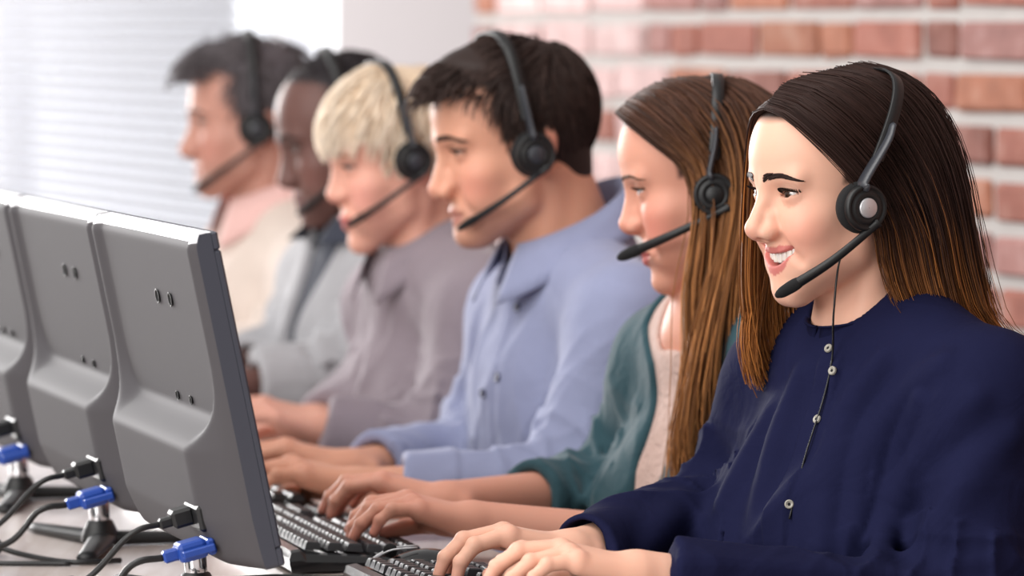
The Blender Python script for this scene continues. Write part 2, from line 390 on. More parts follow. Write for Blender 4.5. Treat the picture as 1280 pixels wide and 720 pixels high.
def hand_sdf(p, J, th):
    d = cap(p, (-0.02, 0.010, 0.0), (0.01, 0.012, 0.001), 0.0185, 0.0190)
    d = smin(d, cap(p, (-0.02, -0.010, 0.0), (0.01, -0.012, 0.001), 0.0180, 0.0180), 0.012)
    for i, f in enumerate(J):
        d = smin(d, cap(p, (0.006, FT[i] * 0.62, 0.0), tuple(f[0] - np.array([0.004, 0, 0.004])), 0.0155, 0.0128), 0.014)
    d = smin(d, ell(p, (0.038, 0.024, -0.010), (0.032, 0.015, 0.014)), 0.012)
    rr = [(0.0102, 0.0092, 0.0082, 0.0068), (0.0104, 0.0094, 0.0083, 0.0068), (0.0100, 0.0089, 0.0080, 0.0065), (0.0090, 0.0079, 0.0070, 0.0058)]
    fs = None
    for i, f in enumerate(J):
        g = sph(p, tuple(f[0]), 0.0108)
        for j in range(3): g = smin(g, cap(p, tuple(f[j]), tuple(f[j + 1]), rr[i][j], rr[i][j + 1]), 0.003)
        for j in (1, 2): g = smin(g, sph(p, tuple(f[j] + np.array([0, 0, 0.0008])), rr[i][j] * 1.06), 0.002)
        fs = g if fs is None else smin(fs, g, 0.0015)
    d = smin(d, fs, 0.007)
    t = None
    for j, (a, b) in enumerate(((0.0150, 0.0118), (0.0118, 0.0102), (0.0104, 0.0078))):
        c = cap(p, tuple(th[j]), tuple(th[j + 1]), a, b); t = c if t is None else smin(t, c, 0.004)
    return smin(d, t, 0.009)

# ------------------------------------------------------------------ people
class Person: pass
def setup(spec):
    P = Person(); P.spec = spec; d = spec['d']
    P.H = dict(tip=0.113, male=0, smile=0, eye=(0.0045, 0.0035)); P.H.update(spec['H'])
    P.s = spec['s']; P.ho = at(*spec['head'], d); P.hr = rot(*spec['hrot']); P.hy = rot(spec['hrot'][0])
    J = {k: at(a, b, d + c) for k, (a, b, c) in spec['J'].items()}; P.J = J
    P.tr = rot(spec['tyaw'])
    male = P.H['male']; P.hw = 1.0 if male else 0.88
    P.hands = {}
    for side in ('n', 'f'):
        wr, el = J[side + 'w'], J[side + 'e']
        ax = spec.get('hdir', {}).get(side); fw = (wr - el); fw[2] *= 0.35
        if ax is not None: fw = at(ax[0], ax[1], d + ax[2]) - wr; fw[2] *= 0.2
        fw /= np.linalg.norm(fw)
        upv = np.array([0, 0, 1.0]); tside = np.cross(fw, upv) * (1 if side == 'n' else -1)   # thumb of the left hand points to the person's right
        tside /= np.linalg.norm(tside); tilt = math.radians(spec.get('htilt', 8))
        up2 = np.cross(tside, fw) * (-1 if side == 'n' else 1); up2 = up2 / np.linalg.norm(up2)
        if up2[2] < 0: up2 = -up2
        pit = math.radians(spec.get('hpitch', 10)); fw2 = fw * math.cos(pit) + up2 * math.sin(pit); up3 = up2 * math.cos(pit) - fw * math.sin(pit)
        P.hands[side] = (wr, np.stack([fw2, tside, up3], 1), hand_joints(spec.get('curl', (18, 34, 22)), seed=spec['seed'] * 3 + (side == 'f')))
    return P
def to_head(P, p): return ((p - P.ho.astype(f32)) @ P.hr.astype(f32)) / f32(P.s)
def from_head(P, q): return P.ho + P.s * (np.asarray(q) @ P.hr.T)
def from_yaw(P, q): return P.ho + P.s * (np.asarray(q) @ P.hy.T)
def torso_pts(P):
    J = P.J; nb = J['nb']; male = P.H['male']; f, l, u = P.tr.T
    c = nb - u * 0.185 + f * P.spec.get('chest', 0.005); bl = nb - u * 0.36 + f * P.spec.get('belly', -0.01); pv = nb - u * 0.50 - f * 0.03
    return f, l, u, c, bl, pv
def torso_sdf(P, p, off=0.0, k=1.0):
    J = P.J; male = P.H['male']; f, l, u, c, bl, pv = torso_pts(P); R = P.tr.astype(f32); o = off
    loc = lambda cc: (p - cc.astype(f32)) @ R
    wd = 0.160 if male else 0.138
    d = ell(loc(c), (0, 0, 0), (0.112 + o, wd + o, 0.175 + o))
    d = smin(d, ell(loc(bl), (0, 0, 0), (0.105 + o, wd * 0.92 + o, 0.15 + o)), 0.08)
    d = smin(d, ell(loc(pv), (0, 0, 0), (0.12 + o, wd * 1.08 + o, 0.11 + o)), 0.08)
    if not male:
        for sg in (-1, 1): d = smin(d, ell(loc(c), (0.078, sg * 0.066, -0.03), (0.058 + o, 0.060 + o, 0.060 + o)), 0.05)
    nb = J['nb']
    for s_ in ('n', 'f'):
        sh = J[s_ + 's']
        d = smin(d, cap(p, tuple(nb - u * 0.02), tuple(sh), 0.052 + o, 0.048 + o), 0.05)
        tz = P.spec.get('trap', 0.035); d = smin(d, cap(p, tuple(nb + u * tz - f * 0.02), tuple(nb * 0.45 + sh * 0.55 + u * (0.02 + (tz - 0.035) * 0.6)), 0.036 + o, 0.03 + o), 0.04)
    return d
def arm_sdf(P, p, side, off=0.0):
    J = P.J; th = 1.0 if P.H['male'] else 0.86; s_, e, w_ = J[side + 's'], J[side + 'e'], J[side + 'w']; o = off
    d = cap(p, tuple(s_), tuple(e), 0.050 * th + o, 0.042 * th + o)
    m = e * 0.72 + w_ * 0.28
    f = smin(cap(p, tuple(e), tuple(m), 0.041 * th + o, 0.042 * th + o), cap(p, tuple(m), tuple(w_), 0.041 * th + o, 0.0245 * (0.93 + 0.07 * th) + o * 0.8), 0.02)
    return smin(d, f, 0.03)
def neck_sdf(P, p, off=0.0):
    male = P.H['male']; r = (0.058 if male else 0.045)
    a = from_head(P, (-0.028, 0, -0.045)); b = P.J['nb'] + P.tr[:, 2] * 0.01
    d = cap(p, tuple(a), tuple(b), r * P.s + off, r * 1.08 + off)
    d = smin(d, cap(p, tuple(from_head(P, (0.005, 0, -0.085))), tuple(b + P.tr[:, 0] * 0.03 - P.tr[:, 2] * 0.02), 0.020 + off, 0.028 + off), 0.03)
    for sg in (-1, 1):
        d = smin(d, cap(p, tuple(from_head(P, (-0.022, sg * 0.055, -0.035))), tuple(b + P.tr[:, 0] * 0.045 + P.tr[:, 1] * sg * 0.022 - P.tr[:, 2] * 0.025), 0.012 + off, 0.011 + off), 0.02)
    return d
def body_sdf(P):
    def f(p):
        d = near(p, tuple(P.ho + P.s * (P.hr @ np.array([0.01, 0, 0.01]))), 0.155 * P.s, lambda q: head_sdf(to_head(P, q), P.H) * f32(P.s), 0.06)
        d = smin(d, neck_sdf(P, p), 0.012)
        nb = P.J['nb']
        d = smin(d, near(p, tuple(nb - np.array([0, 0, 0.25])), 0.45, lambda q: torso_sdf(P, q, -0.004)), 0.03)
        for s_ in ('n', 'f'):
            d = smin(d, near(p, tuple(P.J[s_ + 'e']), 0.38, lambda q: arm_sdf(P, q, s_, 0.0)), 0.02)
            wr, R, (J, th) = P.hands[s_]; Rf = R.astype(f32)
            hw = f32(P.hw)
            d = smin(d, near(p, tuple(wr + R[:, 0] * 0.08), 0.13, lambda q: hand_sdf(((q - wr.astype(f32)) @ Rf) / hw, J, th) * hw, 0.03), 0.010)
        return d
    return f
def skin_tint(P, V, base, lips, blush, scalp, stub=None, under=None):
    q = to_head(P, V.astype(f32)); x, y, z = q[:, 0], np.abs(q[:, 1]), q[:, 2]; H = P.H
    C = np.tile(np.array(srgb(*base), dtype=np.float64), (len(V), 1))
    def mixc(w_, rgb):
        nonlocal C
        w_ = np.clip(w_, 0, 1)[:, None]; C = C * (1 - w_) + np.array(srgb(*rgb)) * w_
    inh = ln(q - vec(0.01, 0, 0.01)) < 0.17
    g = lambda cx, cy, cz, r: np.exp(-((x - cx) ** 2 + (y - cy) ** 2 + (z - cz) ** 2) / (r * r)) * inh
    mixc(0.55 * g(0.072, 0.044, -0.035, 0.026), blush); mixc(0.35 * g(H['tip'], 0, -0.038, 0.014), blush); mixc(0.5 * g(-0.01, 0.08, 0.0, 0.03), blush)
    zu, zl, hw = mouth_curves(H)
    yy = np.minimum(y, hw); xl = (0.0830 - 10.5 * y * y) if H['smile'] else (0.0930 - 14.5 * y * y)
    ht, hb = (0.0080, 0.0100) if H['smile'] else (0.0100, 0.0115); fall = 1 - (yy / (hw + 0.002)) ** 2.5
    lipw = (z < zu(yy) + ht * fall) & (z > zl(yy) - hb * fall) & (y < hw) & (x > xl - 0.009) & inh
    mixc(lipw * 0.85, lips)
    if H['smile']: mixc(((z < zu(yy) - 0.0003) & (z > zl(yy) + 0.0003) & (y < hw) & (x > 0.05) & (x < xl - 0.0045) & inh) * 1.0, (52, 14, 14))
    e = q - vec(*EYE) * vec(1, 1, 1); e = np.stack([x - EYE[0], y - EYE[1], z - EYE[2]], 1); re = ln(e.astype(f32))
    up, dn = H['eye']
    lash = (re < 0.0150) & (e[:, 0] > 0.002) & (np.abs(e[:, 2] - 0.10 * e[:, 1] - up * (1 - (e[:, 1] / 0.0146) ** 2)) < 0.0014) & (np.abs(e[:, 1]) < 0.0155)
    mixc(lash * 0.8, (38, 24, 22))
    mixc(((re < 0.0170) & (e[:, 0] > 0)) * 0.18, under or (150, 95, 80))
    if stub: mixc((np.clip((x - 0.0) / 0.03, 0, 1) * np.clip((-0.045 - z) / 0.02, 0, 1) * inh) * stub[1], stub[0])
    if scalp:
        hm = hair_mask(q, H) - H.get('scalp_in', 0.0); mixc((np.clip(hm / 0.006 + 0.3, 0, 1) * inh * (ln((q - vec(-0.003, 0, 0.040)) / vec(0.096, 0.074, 0.086)) < 1.12)), scalp)
    # fingertips a little pinker
    for s_ in ('n', 'f'):
        wr, R, (J, th) = P.hands[s_]; ql = ((V - wr) @ R) / P.hw
        for f in J + [th]:
            dd = np.linalg.norm(ql - f[-1], axis=1); mixc(0.4 * np.exp(-(dd / 0.016) ** 2), blush)
            k = np.linalg.norm(ql - f[0], axis=1); mixc(0.22 * np.exp(-(k / 0.013) ** 2), blush)
    return C
def coarsen(V, Q, mask, cell):
    # merge vertices that clothes cover into a coarser net, the surface staying in one piece
    tri = np.vstack([Q[:, [0, 1, 2]], Q[:, [0, 2, 3]]]); n = len(V); ids = np.arange(n, dtype=np.int64)
    g = np.floor(V[mask] / cell).astype(np.int64); key = (g[:, 0] * 100003 + g[:, 1]) * 100003 + g[:, 2]
    _, first, inv = np.unique(key, return_index=True, return_inverse=True); mi = np.nonzero(mask)[0]; ids[mi] = mi[first][inv]
    tri = ids[tri]; ok = (tri[:, 0] != tri[:, 1]) & (tri[:, 1] != tri[:, 2]) & (tri[:, 0] != tri[:, 2]); tri = tri[ok]
    _, uq = np.unique(np.sort(tri, 1), axis=0, return_index=True); tri = tri[np.sort(uq)]
    used = np.unique(tri); mp = np.zeros(n, dtype=np.int64); mp[used] = np.arange(len(used)); return V[used], mp[tri]
def covered(P, V):
    p = V.astype(f32); J = P.J; nb = J['nb']
    m = (V[:, 2] < nb[2] - 0.035) & (par(lambda q: torso_sdf(P, q, -0.004), p) < 0.006)
    for s_ in ('n', 'f'):
        for a, b, t1 in ((J[s_ + 's'], J[s_ + 'e'], 1.0), (J[s_ + 'e'], J[s_ + 'w'], 0.30)):
            ab = b - a; t = (V - a) @ ab / (ab @ ab); d = np.linalg.norm(V - a - np.clip(t, 0, 1)[:, None] * ab, axis=1); m |= (d < 0.062) & (t < t1) & (t > -0.2) & (V[:, 2] < nb[2] - 0.01)
    return m
def sdf_obj(name, f, lo, hi, h, m, parent, tint=None, proj=2, hide=None):
    V, Q = mesh_sdf(f, lo, hi, h, proj=proj)
    if hide is not None: V, Q = coarsen(V, Q, hide(V), 0.012)
    C = tint(V) if tint else None
    org = np.array(parent_world(parent).translation) if parent is not None else np.zeros(3)
    return link(name, mesh_np(name, V, Q, C), m, parent)

# ---------------------------------------------------------------- hair
def strands(guides, n, nseg, r0, r1, depth, jitter, root, tipc, sb=(0, 1), wave=0.0, seed=1, flatten=1.0, center=None, colvar=0.25, ombre=(0.45, 1.0), short=0.15):
    """many fine tapered strands running between guide curves; guides: (k, c, 3)"""
    r = np.random.default_rng(seed); Gd = np.asarray(guides, float); k = Gd.shape[0]
    D = np.stack([catmull(g, nseg) for g in Gd])                       # k, nseg, 3
    sv = r.uniform(sb[0] * (k - 1), sb[1] * (k - 1), n); i = np.clip(sv.astype(int), 0, k - 2); f = (sv - i)[:, None, None]
    De = np.concatenate([2 * D[:1] - D[1:2], D, 2 * D[-1:] - D[-2:-1]])
    a, b, c, d = De[i], De[i + 1], De[i + 2], De[i + 3]
    X = 0.5 * ((2 * b) + (-a + c) * f + (2 * a - 5 * b + 4 * c - d) * f ** 2 + (-a + 3 * b - 3 * c + d) * f ** 3)
    t = np.linspace(0, 1, nseg)[None, :, None]
    if center is not None:
        cd = X - np.asarray(center); cd[:, :, 2] *= 0.6; cd /= np.linalg.norm(cd, axis=2)[:, :, None] + 1e-9
        X = X - cd * (r.uniform(0, 1, (n, 1, 1)) ** 1.3 * depth) * np.minimum(1, 0.25 + 2 * t)
    cl = r.normal(0, 1, (40, 1, 3))[(sv * 37).astype(int) % 40]           # clumps that stay together
    X = X + cl * jitter * 0.7 * t ** 1.3 + r.normal(0, 1, (n, 1, 3)) * jitter * (0.25 + t)
    if wave > 0:
        ph = r.uniform(0, 2 * PI, (n, 1, 1)) * 0.25 + ((sv * 3).astype(int) % 7)[:, None, None]
        X = X + wave * t ** 1.5 * np.concatenate([np.sin(t * 9 + ph), np.sin(t * 8 + ph * 1.3), 0 * ph * t], 2)
    # individual lengths
    L = 1 - r.uniform(0, 1, n) ** 2 * short
    tt = np.linspace(0, 1, nseg)[None, :] * L[:, None] * (nseg - 1); ii = np.minimum(tt.astype(int), nseg - 2); ff = (tt - ii)[:, :, None]
    rows = np.arange(n)[:, None]; X = X[rows, ii] * (1 - ff) + X[rows, ii + 1] * ff
    return tubes_batch(X, r0, r1, root, tipc, r, colvar, ombre)
def tubes_batch(X, r0, r1, root, tipc, r, colvar=0.25, ombre=(0.45, 1.0)):
    n, nseg, _ = X.shape
    T = np.gradient(X, axis=1); T /= np.linalg.norm(T, axis=2)[..., None] + 1e-9
    ref = r.normal(0, 1, (n, 1, 3)); A = np.cross(T, ref); A /= np.linalg.norm(A, axis=2)[..., None] + 1e-9; Bv = np.cross(T, A)
    tl = np.linspace(0, 1, nseg); rad = (r0 + (r1 - r0) * tl ** 2)[None, :, None, None] * r.uniform(0.7, 1.3, (n, 1, 1, 1))
    th = np.arange(3) / 3 * 2 * PI
    V = X[:, :, None, :] + rad * (A[:, :, None, :] * np.cos(th)[None, None, :, None] + Bv[:, :, None, :] * np.sin(th)[None, None, :, None])
    base = (np.arange(n) * nseg * 3)[:, None, None] + (np.arange(nseg - 1) * 3)[None, :, None]; j = np.arange(3)[None, None, :]; j2 = (j + 1) % 3
    Q = np.stack([base + j, base + j2, base + 3 + j2, base + 3 + j], -1).reshape(-1, 4)
    w_ = np.clip((tl - ombre[0]) / max(1e-6, ombre[1] - ombre[0]), 0, 1)[None, :, None] * np.ones((n, 1, 1))
    w_ = np.clip(w_ * r.uniform(0.5, 1.3, (n, 1, 1)), 0, 1)
    C = (np.array(srgb(*root)) * (1 - w_) + np.array(srgb(*tipc)) * w_) * r.uniform(1 - colvar, 1 + colvar, (n, 1, 1))
    C = np.repeat(C[:, :, None, :], 3, axis=2).reshape(-1, 3)
    return V.reshape(-1, 3), Q, C
def sheet(guides, nu, nv, inset, center, root, tipc, ombre, t1=0.80):
    Gd = np.asarray(guides, float); D = np.stack([catmull(g, nv) for g in Gd])
    D = np.stack([catmull(D[:, j], nu) for j in range(nv)], 1)
    cd = D - np.asarray(center); cd[:, :, 2] *= 0.6; cd /= np.linalg.norm(cd, axis=2)[..., None] + 1e-9
    D = (D - cd * inset)[:, :max(3, int(nv * t1))]; nv = D.shape[1]
    rs = np.random.default_rng(nu + nv); cut = np.clip((nv * (1 - 0.28 * rs.uniform(0, 1, nu) ** 1.5)).astype(int) - 1, 2, nv - 1)
    for k_ in range(nu): D[k_, cut[k_]:] = D[k_, cut[k_]]     # ragged ends
    D2 = D - cd[:, :nv] * 0.006
    i = np.arange(nu - 1)[:, None] * nv; j = np.arange(nv - 1)[None]
    Q = np.stack([i + j, i + nv + j, i + nv + j + 1, i + j + 1], -1).reshape(-1, 4)
    V = np.vstack([D.reshape(-1, 3), D2.reshape(-1, 3)]); Q = np.vstack([Q, Q[:, ::-1] + nu * nv])
    tl = np.linspace(0, 1, nv); w_ = np.clip((tl - ombre[0]) / (ombre[1] - ombre[0]), 0, 1)[None, :, None] * np.ones((nu, 1, 1))
    C = (np.array(srgb(*root)) * (1 - w_) + np.array(srgb(*tipc)) * w_) * 0.8
    C = C.reshape(-1, 3); return V, Q, np.vstack([C, C])
def merge(parts):
    Vs, Qs, Cs, n = [], [], [], 0
    for V, Q, C in parts: Vs.append(V); Qs.append(Q + n); Cs.append(C); n += len(V)
    return np.vstack(Vs), np.vstack(Qs), np.vstack(Cs)
SC = np.array([-0.003, 0, 0.040]); SR = np.array([0.096, 0.074, 0.086])
def short_hair(P, n, length, lift, flow, root, tipc, r0=0.0011, seed=3, nseg=8, colvar=0.25, mask=None, noise=0.3, lo=0.0):
    """strands combed over the skull; flow(q) gives the combing direction in head space; lift(q) the height over the scalp"""
    r = np.random.default_rng(seed); out = []
    while sum(len(o) for o in out) < n:
        v = r.normal(0, 1, (n * 3, 3)); v /= np.linalg.norm(v, axis=1)[:, None]; q = SC + SR * v
        fx = q[:, 0] > 0.02; q[fx, 0] *= 1.0
        mk = (mask or hair_mask)(q.astype(f32), P.H) > lo; out.append(q[mk])
    q = np.vstack(out)[:n]; L = length(q); lf = lift(q); X = [q]; st = (L / (nseg - 1))[:, None]; rd = r.normal(0, noise, (n, 3))
    cl = r.normal(0, noise * 0.8, (60, 3))[((q[:, 0] * 90).astype(int) * 7 + (q[:, 2] * 90).astype(int) * 3) % 60]
    cur = q.copy()
    for i in range(1, nseg):
        fl = flow(cur) + rd * 0.5 + cl; nn = (cur - SC) / SR ** 2; nn /= np.linalg.norm(nn, axis=1)[:, None]
        fl = fl - nn * (fl * nn).sum(1)[:, None]; fl /= np.linalg.norm(fl, axis=1)[:, None] + 1e-9
        cur = cur + fl * st; k = (cur - SC) / SR; kl = np.linalg.norm(k, axis=1)
        t = i / (nseg - 1); want = 1 + (lf * math.sin(min(1, t * 1.3) * PI / 2)) / 0.085
        cur = SC + SR * (k / kl[:, None] * want[:, None]); X.append(cur)
    X = np.stack(X, 1); X = P.ho + P.s * (X @ P.hr.T)
    return tubes_batch(X, r0, r0 * 0.35, root, tipc, r, colvar, (0.3, 1.0))
def cap_shell(P, lift, root, mask=None, h=0.004):
    """solid under-layer of a haircut"""
    mk = mask or hair_mask
    def f(p):
        q = to_head(P, p)
        d = ell(q, tuple(SC), tuple(SR)); nl = lift(q) * 0.62
        if P.H['male']: d = smin(d, ell(q, (-0.046, 0, -0.034), (0.038, 0.048, 0.048)), 0.02)
        d = d - nl.astype(f32)
        return smax(d, -np.minimum(mk(q, P.H) - 0.003, 0.02).astype(f32), 0.006) * f32(P.s) * f32(0.8)
    V, Q = mesh_sdf(f, P.ho - 0.17, P.ho + 0.19, h, proj=1)
    return V.astype(float), Q, np.tile(np.array(srgb(*root)), (len(V), 1))
def brows(P, parent, rgb, n=190, thick=0.0072, z0=0.0240, arch=0.004, full=1.0):
    r = np.random.default_rng(5); parts = []
    for sg in (1, -1):
        t = r.uniform(0, 1, n); y = 0.010 + 0.039 * t; z = z0 + arch * np.sin(t * PI * 0.75) - 0.004 * t ** 3 + r.uniform(-1, 1, n) * thick * (1 - 0.7 * t) * 0.5
        b = np.stack([np.full(n, 0.11) - 0.6 * (y ** 2) * 10, y * sg, z], 1).astype(f32)
        dirv = np.stack([-0.25 * np.ones(n), sg * (0.9 * np.ones(n)), 0.45 - 0.8 * t], 1); dirv /= np.linalg.norm(dirv, axis=1)[:, None]
        X = np.stack([b + dirv * (0.0065 * k / 3) for k in range(4)], 1).reshape(-1, 3).astype(f32)
        for _ in range(14):
            d = head_sdf(X, P.H) - f32(0.0004); X[:, 0] -= np.clip(d, -0.01, 0.02) * f32(0.9)
        X = X.reshape(n, 4, 3).astype(float); X = P.ho + P.s * (X @ P.hr.T)
        parts.append(tubes_batch(X, 0.00075 * full, 0.0003, rgb, rgb, r))
        V, Q, C = parts[-1]; link('eyebrow', mesh_np('eyebrow', V, Q, C), M['hair'], parent)
def eyes(P, parent, iris, look=(0, 0)):
    for sg in (1, -1):
        nu, nvv = 24, 14; th = np.linspace(0, PI, nvv); ph = np.arange(nu) / nu * 2 * PI
        V = np.stack([np.cos(th)[:, None] * np.ones(nu), np.sin(th)[:, None] * np.cos(ph), np.sin(th)[:, None] * np.sin(ph)], -1).reshape(-1, 3)
        ang = np.repeat(th, nu)
        C = np.tile(np.array(srgb(226, 218, 214)), (len(V), 1)); C[ang < 0.50] = srgb(*iris); C[ang < 0.22] = srgb(10, 8, 8)
        V[:, 0] += 0.05 * (np.clip(0.5 - ang, 0, 1) / 0.5)
        yw = math.radians(look[0]); pt = math.radians(look[1])
        Ry = np.array([[math.cos(yw), -math.sin(yw), 0], [math.sin(yw), math.cos(yw), 0], [0, 0, 1]]); Rp = np.array([[math.cos(pt), 0, -math.sin(pt)], [0, 1, 0], [math.sin(pt), 0, math.cos(pt)]])
        V = (V @ Rp.T @ Ry.T) * 0.0123 + EYE * np.array([1, sg, 1]); V = from_head(P, V)
        i = np.arange(nvv - 1)[:, None] * nu; j = np.arange(nu)[None]; j2 = (j + 1) % nu
        Q = np.stack([i + j, i + nu + j, i + nu + j2, i + j2], -1).reshape(-1, 4)
        link('eye', mesh_np('eye', V, Q, C), M['eye'], parent)
        r = np.random.default_rng(9); n = 46; up, dn = P.H['eye']
        y = np.linspace(-0.0138, 0.0142, n); z = up * (1 - (y / 0.0146) ** 2) + 0.10 * y
        x = np.sqrt(np.maximum(0.0138 ** 2 - y ** 2 - z ** 2, 1e-6)); b = np.stack([x, y, z], 1)
        dv = np.stack([0.8 + 0 * y, 0.9 * y / 0.0142, 0.10 + 0 * y], 1) * np.array([1, 1, 1]); dv /= np.linalg.norm(dv, axis=1)[:, None]
        L = (0.0045 + 0.0035 * (y + 0.014) / 0.028)[:, None] * P.H.get('lash', 1.0)
        X = np.stack([b + dv * L * k + np.array([0, 0, 1]) * (k ** 2) * L * 0.45 for k in (0, 0.35, 0.7, 1.0)], 1)
        X = (X + EYE) * np.array([1, sg, 1]); X = P.ho + P.s * (X @ P.hr.T)
        V, Q, C = tubes_batch(X, 0.00055, 0.0002, (20, 14, 13), (20, 14, 13), r); link('eyelashes', mesh_np('eyelashes', V, Q, C), M['hair'], parent)

def teeth(P, parent):
    bm = bmesh.new()
    for i in range(-5, 6):
        if i == 0: continue
        k = abs(i) - 1; sg = 1 if i > 0 else -1
        y = sg * [0.0042, 0.0121, 0.0190, 0.0253, 0.0310][k]; w_ = [0.0082, 0.0068, 0.0070, 0.0062, 0.0060][k]; hh = [0.0118, 0.0108, 0.0112, 0.0092, 0.0078][k]
        x = 0.0805 - 10.5 * y * y; top = -0.0568 + 0.0085 * (y / 0.032) ** 2
        mt = Matrix.Translation((x, y, top - hh / 2)) @ Matrix.Rotation(math.atan2(22.0 * y, 1.0), 4, 'Z')
        add_box(bm, (-0.0035, -w_ / 2, -hh / 2), (0.0025, w_ / 2, hh / 2), mt, bevel=0.0017, seg=2)
    for v in bm.verts: v.co = Vector(from_head(P, np.array(v.co)))
    bmesh.ops.recalc_face_normals(bm, faces=bm.faces[:])
    return link('teeth', bm_mesh('teeth', bm), M['teeth'], parent)

# ------------------------------------------------------------------ the room
def struct(o): o['kind'] = 'structure'; return o
W0 = np.array([0.7255, 6.45, 0.0]); WD = np.array([-0.3495, 0.937, 0.0]); WN = np.array([-0.937, -0.3495, 0.0])   # along the wall, and out of it into the room
def wp(s, z, n=0.0): return W0 + WD * s + WN * n + np.array([0, 0, z])
def wall_box(name, s0, s1, z0, z1, n0, n1, m, parent=None, bevel=0.0):
    bm = bmesh.new(); add_box(bm, (s0, -n1, z0), (s1, -n0, z1), frame(W0, WD, -WN, (0, 0, 1)), bevel)
    bmesh.ops.recalc_face_normals(bm, faces=bm.faces[:])
    return link(name, bm_mesh(name, bm), m, parent, smooth=False)
M['mortar'] = mat('mortar', (190, 186, 183), 0.95, vary=0.10, vscale=14, bump=0.5, bscale=90, bdist=0.004)
M['plaster'] = mat('plaster', (164, 158, 160), 0.9, vary=0.02, vscale=3, bump=0.06, bscale=120)
M['floor'] = mat('floor', (150, 140, 134), 0.5, vary=0.1, vscale=2)
M['white_frame'] = mat('white_frame', (222, 223, 228), 0.45)
def brick_mat(name, rgb, wash):
    m, nt, b = new_mat(name); N = nt.nodes; c = np.array(srgb(*rgb)); wc = np.array(srgb(*wash))
    tc = N.new('ShaderNodeTexCoord'); oi = N.new('ShaderNodeObjectInfo'); n = N.new('ShaderNodeTexNoise'); n.inputs['Scale'].default_value = 16; n.inputs['Detail'].default_value = 6
    va = N.new('ShaderNodeVectorMath'); va.operation = 'ADD'; nt.links.new(tc.outputs['Object'], va.inputs[0]); nt.links.new(oi.outputs['Random'], va.inputs[1])
    sc = N.new('ShaderNodeVectorMath'); sc.operation = 'SCALE'; sc.inputs['Scale'].default_value = 1.0; nt.links.new(va.outputs[0], sc.inputs[0]); nt.links.new(sc.outputs[0], n.inputs['Vector'])
    rp = N.new('ShaderNodeValToRGB'); rp.color_ramp.elements[0].position = 0.28; rp.color_ramp.elements[0].color = (*(c * 0.75), 1); rp.color_ramp.elements[1].position = 0.72; rp.color_ramp.elements[1].color = (*wc, 1)
    e = rp.color_ramp.elements.new(0.52); e.color = (*c, 1)
    nt.links.new(n.outputs['Fac'], rp.inputs[0])
    hs = N.new('ShaderNodeHueSaturation'); mr = N.new('ShaderNodeMapRange'); mr.inputs[3].default_value = 0.86; mr.inputs[4].default_value = 1.15
    nt.links.new(oi.outputs['Random'], mr.inputs[0]); nt.links.new(mr.outputs[0], hs.inputs['Value']); nt.links.new(rp.outputs[0], hs.inputs['Color']); nt.links.new(hs.outputs[0], b.inputs['Base Color'])
    b.inputs['Roughness'].default_value = 0.92
    bp = N.new('ShaderNodeBump'); bp.inputs['Strength'].default_value = 0.5; bp.inputs['Distance'].default_value = 0.004
    n2 = N.new('ShaderNodeTexNoise'); n2.inputs['Scale'].default_value = 70; n2.inputs['Detail'].default_value = 5; nt.links.new(sc.outputs[0], n2.inputs['Vector'])
    nt.links.new(n2.outputs['Fac'], bp.inputs['Height']); nt.links.new(bp.outputs[0], b.inputs['Normal'])
    return m
BR = [brick_mat('brick_rust', (162, 102, 88), (178, 132, 120)), brick_mat('brick_brown', (138, 90, 80), (166, 128, 120)), brick_mat('brick_pink', (164, 118, 112), (188, 154, 150)), brick_mat('brick_orange', (172, 112, 88), (186, 140, 120)), brick_mat('brick_pale_pink', (222, 190, 188), (232, 214, 212))]  # last one: paler pink, used on one stretch of the wall

fl = bmesh.new(); add_box(fl, (-9, -2.5, -0.06), (6, 17, 0.0)); struct(link('floor', bm_mesh('floor', fl), M['floor'], smooth=False))
S_END = 2.27
wall = struct(wall_box('wall_right', -7.5, S_END, 0, 2.9, -0.25, 0.0, M['mortar']))
